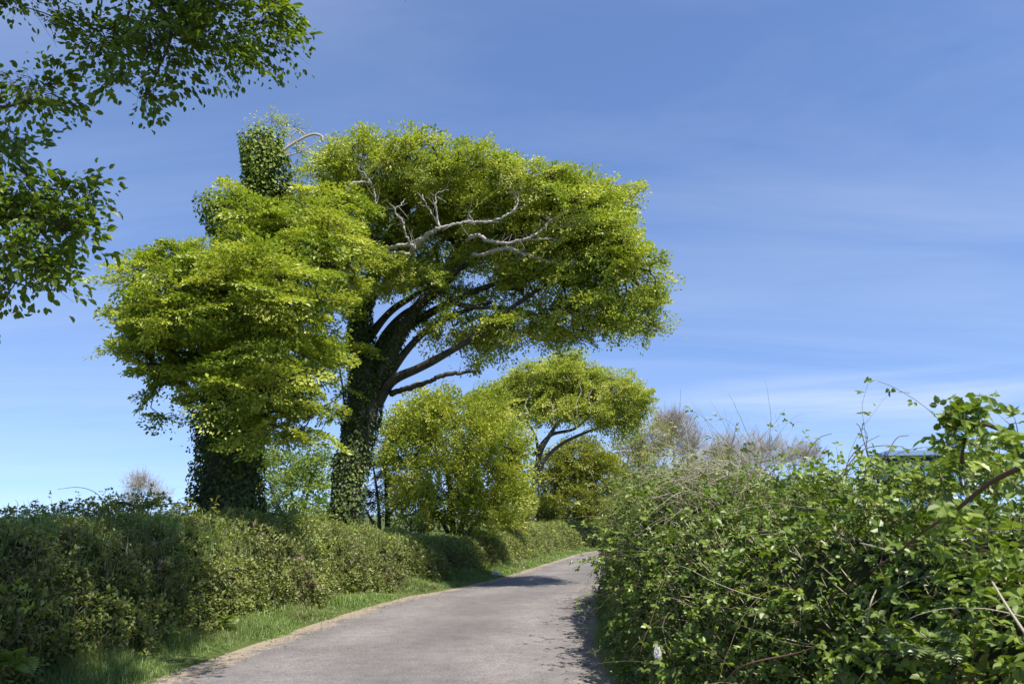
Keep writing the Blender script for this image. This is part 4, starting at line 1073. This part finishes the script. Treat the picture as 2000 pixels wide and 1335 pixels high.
# low scrub behind the bank, under the trees
def scrub(px, Yd, label, w_, h_, pys=1030, n=26, leaf='hedge'):
    simple_tree('shrub', label, 'shrub', px, 1035, Yd, [(px, pys, Yd, w_, h_, .8, n)], leaf, 60, .35, .06, [([(px, 1040), (px + 2, 1025)], Yd, [.04, .02])], flat=.3, base=.5, z0=.8, group='low shrubs on the left bank')
scrub(530, 17.5, 'low brownish shrub just right of the thickest ivy-covered trunk', 40, 24, 1020, 26)
scrub(615, 18.5, 'low green shrub left of the second ivy-covered trunk', 36, 22, 1030, 22)
scrub(260, 14.5, 'dark tuft of scrub on the bank top below the small leafless tree', 40, 20, 990, 22, 'olive')
scrub(800, 25, 'low shrub at the foot of the thin twin-stemmed tree', 40, 20, 1035, 20)

# ------------------------------------------------------------------ overhanging tree, trunk out of frame on the left
b3 = np.array([-6.6, 1.6, 0.8])
t3 = empty('beech_tree', b3, 'near beech whose dark leafy branches hang into the top left corner', 'tree', 'wind-shaped beeches on the left bank')
trunk3 = spline([b3 + [0, 0, -.1], b3 + [.1, .1, 2], b3 + [.4, .5, 4], b3 + [1.0, 1.2, 6], b3 + [1.8, 2.0, 7.5]], 8)
mw = MB(); tube(mw, trunk3, [.42, .34, .3, .24, .15], 12, .08, flute=.05)
seeds = [trunk3[12:]]
for e_pts, r in [([trunk3[20], P(20, -120, 5.4), P(200, -60, 5.5), P(330, 40, 5.5), P(300, 160, 5.5)], [.09, .05, .022, .006]), ([trunk3[18], P(-150, 120, 5.2), P(-20, 205, 5.2), P(60, 195, 5.2)], [.06, .025, .004]),
                 ([trunk3[14], P(-240, 380, 5.0), P(-60, 430, 4.9), P(60, 420, 4.9), P(140, 385, 4.9)], [.08, .022, .004]), ([trunk3[14], P(-200, 520, 5.0), P(-30, 540, 4.9), P(60, 560, 4.9)], [.06, .016, .004]),
                 ([P(200, -60, 5.5), P(400, -40, 5.6), P(520, 20, 5.7)], [.03, .012])]:
    w = spline(e_pts, 8); seeds.append(w); tube(mw, w, r, 6, .05)
blobs3 = [(60, 12, 5.5, 70, 26, .35, 14), (190, 70, 5.5, 55, 40, .35, 14), (300, 25, 5.6, 90, 45, .4, 24), (330, 85, 5.5, 75, 42, .4, 20), (440, 50, 5.6, 70, 45, .4, 20), (270, 160, 5.4, 45, 24, .3, 8), (420, 90, 5.5, 32, 30, .3, 6),
          (530, 55, 5.7, 36, 36, .3, 8), (480, 15, 5.7, 80, 20, .3, 12), (485, 110, 5.7, 10, 14, .1, 2), (70, 175, 5.2, 55, 18, .25, 9), (15, 160, 5.2, 15, 20, .2, 3), (15, 285, 4.9, 18, 35, .25, 6),
          (40, 375, 4.9, 52, 42, .35, 16), (150, 378, 4.9, 45, 12, .2, 6), (35, 445, 4.9, 52, 34, .35, 13), (130, 450, 4.9, 40, 22, .25, 8), (35, 505, 4.9, 45, 30, .35, 11), (95, 520, 4.9, 22, 24, .2, 5), (8, 570, 4.8, 12, 20, .2, 3)]
tips3, outs3 = blob_tips(blobs3)
wb = [(-1.25, 5.9, 6.75, .5, .35, .2, 8), (-2.2, 6.0, 8.9, 1.5, 1.3, .9, 150), (-2.9, 7.4, 9.7, 1.6, 1.2, .9, 150), (-2.4, 3.8, 7.9, 1.3, 1.2, 1.0, 110), (-4.6, 3.2, 8.2, 1.6, 1.3, 1.6, 60), (-3.2, 4.6, 9.2, 1.5, 1.1, 1.2, 50), (-5.6, 4.6, 7.6, 1.3, 1.3, 1.4, 50), (-5.0, 6.4, 8.6, 1.1, .9, .9, 34), (-6.8, 2.2, 7.5, 1.6, 1.6, 1.6, 50)]
def wblob(l):
    T, O = [], []
    for (x, y, z, rx, ry, rz, n) in l:
        d = norm(rng.normal(0, 1, (n, 3))); R_ = np.array([rx, ry, rz]); T.append(np.array([x, y, z]) + d * R_ * (.4 + .6 * rng.random((n, 1)))); O.append(d)
    return np.vstack(T), np.vstack(O)
tw, ow = wblob(wb)
nodes, par, cnt, ns = grow(seeds, np.vstack([tips3, tw]), step=.22, pathcost=.2)
wood_from(mw, nodes, par, cnt, ns, .0022, .5, .05)
mw.build('trunk', M['bark_dark'], t3, b3)
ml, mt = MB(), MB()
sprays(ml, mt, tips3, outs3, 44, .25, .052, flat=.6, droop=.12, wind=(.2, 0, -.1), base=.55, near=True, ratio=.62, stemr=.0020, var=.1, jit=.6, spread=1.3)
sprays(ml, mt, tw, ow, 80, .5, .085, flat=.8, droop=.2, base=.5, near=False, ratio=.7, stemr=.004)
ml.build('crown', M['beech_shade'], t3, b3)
mt.build('twigs', M['bark_dark'], t3, b3)

# ------------------------------------------------------------------ grass verges
g = MB()
def verge(Y0, Y1, n, d0, d1, h, w_, right=False, tuft=7):
    Yv = rng.uniform(Y0, Y1, n // tuft); dv = rng.uniform(d0, d1, n // tuft)
    if right:
        f = rfoot(Yv); xy = f[0] - f[1] * dv[:, None]
    else: xy = left_pt(Yv, dv)
    xy = np.repeat(xy, tuft, 0) + rng.normal(0, .025, (len(xy) * tuft, 2))
    z = ground_z(xy[:, 0], xy[:, 1])
    hh = h * (.6 + .75 * nse(np.stack([xy[:, 0], xy[:, 1], z], -1), 1.2, 2)) * rng.uniform(.5, 1.4, len(xy))
    if not right: hh = hh * np.clip(.25 + np.repeat(dv, tuft) * 1.2, .25, 1.2)
    blades(g, np.column_stack([xy, z - .01]), np.maximum(hh, .02), w_, rng.uniform(.25, 1.15, len(xy)), np.clip(rng.beta(4, 2.4, len(xy)) - .22 * (nse(np.stack([xy[:, 0], xy[:, 1], z], -1), .8, 5) > .25) + .12 * nse(np.stack([xy[:, 0], xy[:, 1], z], -1), 2.5, 1), 0, 1))
verge(4, 13, 42000, 0.0, 1.05, .22, .0055)
verge(13, 24, 30000, -0.02, 1.0, .17, .008)
verge(24, 50, 22000, 0.0, 1.0, .2, .014)
verge(3.5, 12, 12000, -.02, .28, .20, .0055, right=True)
verge(12, 24, 5000, 0, .25, .18, .009, right=True)
tag(g.build('grass', M['grass']), 'fresh green grass fringing the road at the foot of the hedges', 'grass', kind='stuff')

# small stones and grit on the road's edges
g = MB()
N_ = 2600
Yv = 5 + 30 * rng.random(N_) ** 1.6; side = rng.random(N_) < .62
dv = np.where(side, rng.normal(-.22, .13, N_), 0)
xy = left_pt(Yv, dv)
i = edge_at(Yv); k = np.arange(len(EDGE)); wv = np.interp(i, k, ROADW)
xyr = left_pt(Yv, -(wv + rng.normal(-.15, .14, N_)))
xy = np.where(side[:, None], xy, xyr)
s = rng.uniform(.003, .012, N_)[:, None]
c = np.column_stack([xy, np.full(N_, .014)])
o8 = []
for a in range(4):
    an = a * pi / 2 + .3; o8.append(c + np.array([cos(an), sin(an), -.2]) * s * rng.uniform(.8, 1.2, (N_, 1)))
top = [c + np.array([cos(a * pi / 2 + .3) * .5, sin(a * pi / 2 + .3) * .5, .55]) * s for a in range(4)]
V = np.stack(o8 + top, 1)
q = np.array([[0, 1, 5, 4], [1, 2, 6, 5], [2, 3, 7, 6], [3, 0, 4, 7], [4, 5, 6, 7]])
g.add(V.reshape(-1, 3), (q[None] + (np.arange(N_) * 8)[:, None, None]).reshape(-1, 4), np.repeat(rng.random(N_), 8))
tag(g.build('gravel', M['dry']), 'loose pale grit scattered along the edges of the road', 'gravel', kind='stuff')

g = MB()
N_ = 900
Yv = 5 + 26 * rng.random(N_) ** 1.4
wv = np.interp(edge_at(Yv), np.arange(len(EDGE)), ROADW)
dv = np.where(rng.random(N_) < .5, -np.abs(rng.normal(0, .35, N_)), -(wv - np.abs(rng.normal(0, .45, N_))))
xy = left_pt(Yv, dv)
leaves(g, np.column_stack([xy, np.full(N_, .045)]), np.column_stack([rng.normal(0, 1, (N_, 2)), rng.normal(0, .15, N_)]), rv(N_, .25) + np.array([0, 0, 1.0]), rng.uniform(.02, .05, N_), rng.uniform(.012, .03, N_), rng.random(N_) * .5, True)
tag(g.build('leaf_litter', M['dry']), 'fallen brown leaves scattered on the road near its edges', 'leaf litter', kind='stuff')

# ------------------------------------------------------------------ ferns and distinct plants
def fern(px, py, Yd, size, label, n=7, leaf='fern', name='fern', tl=.5):
    b0 = P(px, py, Yd)
    o = empty(name, b0, label, name)
    mf, ms = MB(), MB()
    for k in range(n):
        a = rng.uniform(-pi, 0) if n > 3 else rng.uniform(-2.4, -.7)
        d = norm(np.array([cos(a) * .7, sin(a) * .5 - .2, rng.uniform(.5, 1.1)]))
        L_f = size * rng.uniform(.7, 1.1); m_ = 16
        pts = [b0.copy()]
        for s in range(m_):
            d = norm(d + np.array([0, 0, -.09])); pts.append(pts[-1] + d * L_f / m_)
        pts = np.array(pts); sticks(ms, pts[:-1], pts[1:], .003, .002, 3, .9)
        t = np.linspace(0, 1, m_ + 1)[2:]; pp = pts[2:]; tg_ = norm(np.gradient(pts, axis=0))[2:]
        up = np.array([0, -.5, 1.0]); sd_ = norm(np.cross(tg_, up))
        w_ = size * .26 * np.sin(np.clip(t * pi * .95 + .15, 0, pi)) + .01
        for sg in (-1, 1):
            leaves(mf, pp, sd_ * sg + tg_ * .35, np.cross(sd_, tg_) + rv(len(pp), .1), w_, w_ * .42, np.clip(tl + rng.normal(0, .1, len(pp)), 0, 1))
    mf.build('fronds', M[leaf], o, b0); ms.build('stalks', M['cane'], o, b0)
    return o
fern(30, 1300, 7.6, .40, 'tall fern clump at the bottom left corner of the bank', 8, tl=.8)
fern(780, 1128, 20.6, .55, 'bright fern at the foot of the bank where the shaded hedge begins', 7, tl=.7)
fern(440, 1215, 11.4, .35, 'small fern low on the shaded foot of the left bank', 5, tl=.6)
fern(1790, 1275, 3.3, .26, 'fern fronds low in the bramble hedge at right, above the bottom edge', 6, tl=.1)
fern(915, 1232, 13.0, .22, 'tiny reddish dead fern beside the road verge', 4, leaf='hedge', tl=.02) if False else None

# bright bramble sprig at far left
b0 = P(20, 1170, 6.9)
o = empty('bramble', b0, 'bright sunlit bramble sprig at the left edge in front of the dark bank', 'bramble')
mc_, ml_ = MB(), MB()
for k in range(6):
    mc_ = MB()
    cane(b0 + rv(1, .04)[0], norm(np.array([rng.uniform(-.4, .8), -.3, rng.uniform(.2, .7)])), rng.uniform(.2, .38), r=.003, tint=.9, droop=1.6, leafy=.9, n=8, mbx=mc_, leafmb=ml_, L=.05)
    mc_.build('cane', M['cane'], o, b0)
ml_.build('leaves', M['bramble'], o, b0)
# dark bramble shoots on the bank top against the sky (left)
for kx, (px, py, Yd, lab) in enumerate([(60, 1005, 10.0, 'dark bramble shoots on the bank top near the left edge against the sky'), (180, 1000, 10.8, 'dark bramble shoots on the bank top right of the long arching stem'),
                                        (345, 998, 12.2, 'dark leafy shoot on the bank top beside the thickest ivy-covered trunk')]):
    b0 = P(px, py, Yd); o = empty('bramble', b0, lab, 'bramble', 'brambles on the left bank top')
    mc_, ml_ = MB(), MB()
    for k in range(20):
        mc_ = MB()
        cane(b0 + np.array([rng.normal(0, .26), rng.normal(0, .15), -.06]), norm(np.array([rng.normal(0, .6), rng.normal(0, .3), 1.0])), rng.uniform(.12, .34), r=.003, tint=.2, droop=1.5, leafy=.9, n=7, mbx=mc_, leafmb=ml_, L=.045)
        mc_.build('cane', M['cane'], o, b0); ml_.build('leaves', M['olive'], o, b0)
b0 = P(212, 1000, 10.4)
o = empty('bramble', b0, 'single long thin stem arching over the left bank against the sky', 'bramble')
traced('cane', [(212, 1000), (200, 975), (180, 958), (150, 951), (112, 955)], 10.4, [.006, .004, .002], M['cane'], o, b0, n=6, tint=.2)

# ------------------------------------------------------------------ litter
def crumple(name, c, size, label, mat, flat=.6, n=9):
    ml_ = MB()
    u = np.linspace(0, pi, n); v = np.linspace(0, 2 * pi, n * 2 + 1)
    U, V_ = np.meshgrid(u, v, indexing='ij')
    S = np.stack([np.sin(U) * np.cos(V_), np.sin(U) * np.sin(V_), np.cos(U)], -1)
    r = 1 + .35 * nse(S, 2.5, 2) + .3 * np.abs(nse(S, 6, 5))
    W_ = S * r[..., None] * np.array([1, .7, flat]) * size
    ml_.add(W_.reshape(-1, 3) + c, grid_mesh(W_), .5, False)
    o = ml_.build(name, mat, None, c); o.location = tuple(c); tag(o, label, 'litter'); return o
M['white'] = plain('white_plastic', (.42, .42, .42), .4, 0, .3)
c = P(1284, 1275, 5.8); crumple('plastic_bag', c, .022, 'crumpled grey-white plastic bag caught low in the bramble hedge', M['white'], 1.7, 16)
c = left_pt(np.array([22.0]), np.array([.12]))[0]; c = np.array([c[0], c[1], .13]); crumple('plastic_wrapper', c, .08, 'small white crumpled wrapper on the left verge by the tree shadow', M['white'], .6)

# ------------------------------------------------------------------ tractor behind the hedge
M['blue'] = plain('tractor_blue_paint', (.05, .16, .42), .35, 0, .1)
M['roofblue'] = plain('cab_roof_paint', (.10, .17, .30), .4, 0, .08)
M['black'] = plain('black_rubber', (.02, .02, .02), .8, 0, .2)
M['frame'] = plain('cab_frame_paint', (.03, .05, .08), .4, 0, .1)
M['rim'] = plain('wheel_rim_paint', (.6, .6, .58), .5, 0, .05)
M['seat'] = plain('seat_fabric', (.05, .05, .055), .9, 0, .2)
m, nt_, out = new_mat('cab_glass')
gb = nt_.nodes.new('ShaderNodeBsdfGlossy'); gb.inputs['Roughness'].default_value = .08; gb.inputs[0].default_value = (.8, .95, .95, 1)
tb = nt_.nodes.new('ShaderNodeBsdfTransparent'); tb.inputs[0].default_value = (.5, .62, .62, 1)
ms_ = nt_.nodes.new('ShaderNodeMixShader'); ms_.inputs[0].default_value = .28
nt_.links.new(tb.outputs[0], ms_.inputs[1]); nt_.links.new(gb.outputs[0], ms_.inputs[2]); nt_.links.new(ms_.outputs[0], out.inputs[0])
M['glass'] = m
def box(mb, c, s, bev=.03, taper=1.0):
    c = np.array(c, float); s = np.array(s, float) / 2
    bv = min(bev, s.min() * .45)
    rings = []
    for z, ins in ((-s[2], bv), (-s[2] + bv, 0), (s[2] - bv, 0), (s[2], bv)):
        tp_ = 1 + (taper - 1) * (z + s[2]) / (2 * s[2])
        x, y = (s[0] - ins) * tp_, (s[1] - ins) * tp_
        b2 = bv
        rings.append([(x - b2, -y, z), (x, -y + b2, z), (x, y - b2, z), (x - b2, y, z), (-x + b2, y, z), (-x, y - b2, z), (-x, -y + b2, z), (-x + b2, -y, z)])
    V = np.array(rings).reshape(-1, 3) + c
    i, j = np.meshgrid(np.arange(3), np.arange(8), indexing='ij'); j2 = (j + 1) % 8
    Q = np.stack([i * 8 + j, i * 8 + j2, (i + 1) * 8 + j2, (i + 1) * 8 + j], -1).reshape(-1, 4)
    cap = lambda o_: [[o_ + 0, o_ + 1, o_ + 2, o_ + 3], [o_ + 0, o_ + 3, o_ + 4, o_ + 7], [o_ + 4, o_ + 5, o_ + 6, o_ + 7]]
    Q = np.vstack([Q, cap(24), [q_[::-1] for q_ in cap(0)]])
    mb.add(V, Q, .5)
tl = P(1795, 940, 18.0); tl[2] = float(ground_z(np.array([tl[0]]), np.array([tl[1]]))[0])
trac = empty('tractor', tl, 'blue tractor standing behind the bramble hedge, only its cab showing above the leaves', 'tractor')
trac.rotation_euler = (0, 0, radians(168))
def tpart(name, mat, fn, parent=trac):
    b_ = MB(); fn(b_); return b_.build(name, M[mat], parent)
tpart('bonnet', 'blue', lambda b_: box(b_, (1.75, 0, 1.25), (1.7, .75, .62), .12, .92))
tpart('chassis', 'frame', lambda b_: box(b_, (1.1, 0, .72), (3.0, .5, .45), .05))
tpart('cab_body', 'blue', lambda b_: (box(b_, (0, 0, 1.05), (1.35, 1.35, .75), .06)))
ZR = 2.66
tpart('cab_roof', 'roofblue', lambda b_: (box(b_, (0, 0, ZR), (1.66, 1.56, .15), .06, .94)))
def posts(b_):
    for x in (.72, .1, -.66):
        for y in (-.68, .68):
            sticks(b_, np.array([[x * 1.02, y, 1.40]]), np.array([[x * .95, y * .97, ZR - .07]]), .035, .035, 4)
    for y in (-.68, .68):
        sticks(b_, np.array([[.72, y, ZR - .16]]), np.array([[-.66, y, ZR - .16]]), .05, .05, 4)
    for x in (.70, -.65): sticks(b_, np.array([[x, -.66, ZR - .14]]), np.array([[x, .66, ZR - .14]]), .04, .04, 4)
tpart('cab_frame', 'frame', posts)
def pane(x0, x1, y0, y1):
    def f(b_):
        a, c_ = np.array([x0, y0]), np.array([x1, y1]); nrm_ = np.array([-(c_ - a)[1], (c_ - a)[0]]); nrm_ = nrm_ / np.linalg.norm(nrm_) * .006
        V = []
        for z in (1.44, ZR - .2):
            for q_ in (a - nrm_, c_ - nrm_, c_ + nrm_, a + nrm_): V.append((*q_, z))
        b_.add(np.array(V), [[0, 3, 2, 1], [4, 5, 6, 7], [0, 1, 5, 4], [1, 2, 6, 5], [2, 3, 7, 6], [3, 0, 4, 7]], .5)
    return f
for sx in (-.69, .69):
    tpart('window', 'glass', pane(.14, .67, sx, sx)); tpart('window', 'glass', pane(-.61, .05, sx, sx))
tpart('windscreen', 'glass', pane(.71, .71, -.62, .62)); tpart('rear_window', 'glass', pane(-.66, -.66, -.62, .62))
tpart('driver_seat', 'seat', lambda b_: (box(b_, (-.25, 0, 1.5), (.45, .5, .12), .04), box(b_, (-.47, 0, 1.85), (.12, .48, .62), .05)))
tpart('steering_wheel', 'black', lambda b_: tube(b_, np.array([[.32 + .17 * cos(a) * .6, .19 * sin(a), 1.72 + .12 * cos(a)] for a in np.linspace(0, 2 * pi, 20)]), [.018], 6))
def wheel(x, y, R_, w_):
    def tyre(b_):
        pr = [(R_ * .55, -w_ / 2), (R_ * .9, -w_ / 2), (R_, -w_ * .36), (R_, w_ * .36), (R_ * .9, w_ / 2), (R_ * .55, w_ / 2)]
        an = np.linspace(0, 2 * pi, 37)[:-1]
        V = np.array([[(x + r_ * (1 + (.025 if k % 2 and r_ == R_ else 0)) * cos(a), y + o_, R_ + r_ * (1 + (.025 if k % 2 and r_ == R_ else 0)) * sin(a)) for r_, o_ in pr] for k, a in enumerate(an)])
        n_, m_ = V.shape[:2]; i, j = np.meshgrid(np.arange(n_), np.arange(m_), indexing='ij'); i2, j2 = (i + 1) % n_, (j + 1) % m_
        b_.add(V.reshape(-1, 3), np.stack([i * m_ + j, i * m_ + j2, i2 * m_ + j2, i2 * m_ + j], -1).reshape(-1, 4), .5)
    w_o = empty('wheel', (0, 0, 0), None, None); w_o.parent = trac
    tpart('tyre', 'black', tyre, w_o)
    tpart('rim', 'rim', lambda b_: tube(b_, np.array([[x, y - w_ * .3, R_], [x, y, R_], [x, y + w_ * .3, R_]]), [R_ * .56, R_ * .4, R_ * .56], 16), w_o)
wheel(-.35, -.85, .78, .42); wheel(-.35, .85, .78, .42); wheel(2.1, -.75, .5, .3); wheel(2.1, .75, .5, .3)
for sy in (-.88, .88):
    tpart('mudguard', 'blue', lambda b_: tube(b_, np.array([[-.35 + .86 * cos(a), sy, .78 + .86 * sin(a)] for a in np.linspace(.25, 2.7, 14)]), [.04, .16, .16, .04], 6))
tpart('exhaust_pipe', 'frame', lambda b_: tube(b_, np.array([[1.2, .45, 1.4], [1.2, .45, 2.1], [1.22, .45, 2.45]]), [.05, .05, .04], 8))
tpart('work_light', 'rim', lambda b_: box(b_, (.78, -.5, ZR - .02), (.08, .2, .1), .02)); tpart('work_light', 'rim', lambda b_: box(b_, (.78, .5, ZR - .02), (.08, .2, .1), .02))

# ------------------------------------------------------------------ distant land
mb = MB()
xs = np.linspace(-1600, 1600, 90); rows = [(900, 0), (1000, .6), (1150, 1.0), (1400, .5), (1700, 0)]
hh = 7 + 6 * np.sin(xs * .0041 + 1.2) + 4 * np.sin(xs * .0113) + 2 * np.sin(xs * .031)
V = np.array([[(x, y + 40 * sin(x * .003), -2 + h_ * f_) for (y, f_) in rows] for x, h_ in zip(xs, np.maximum(hh, 2))])
mb.add(V.reshape(-1, 3), grid_mesh(V), .5, True)
tag(mb.build('hills', M['hill']), kind='structure')
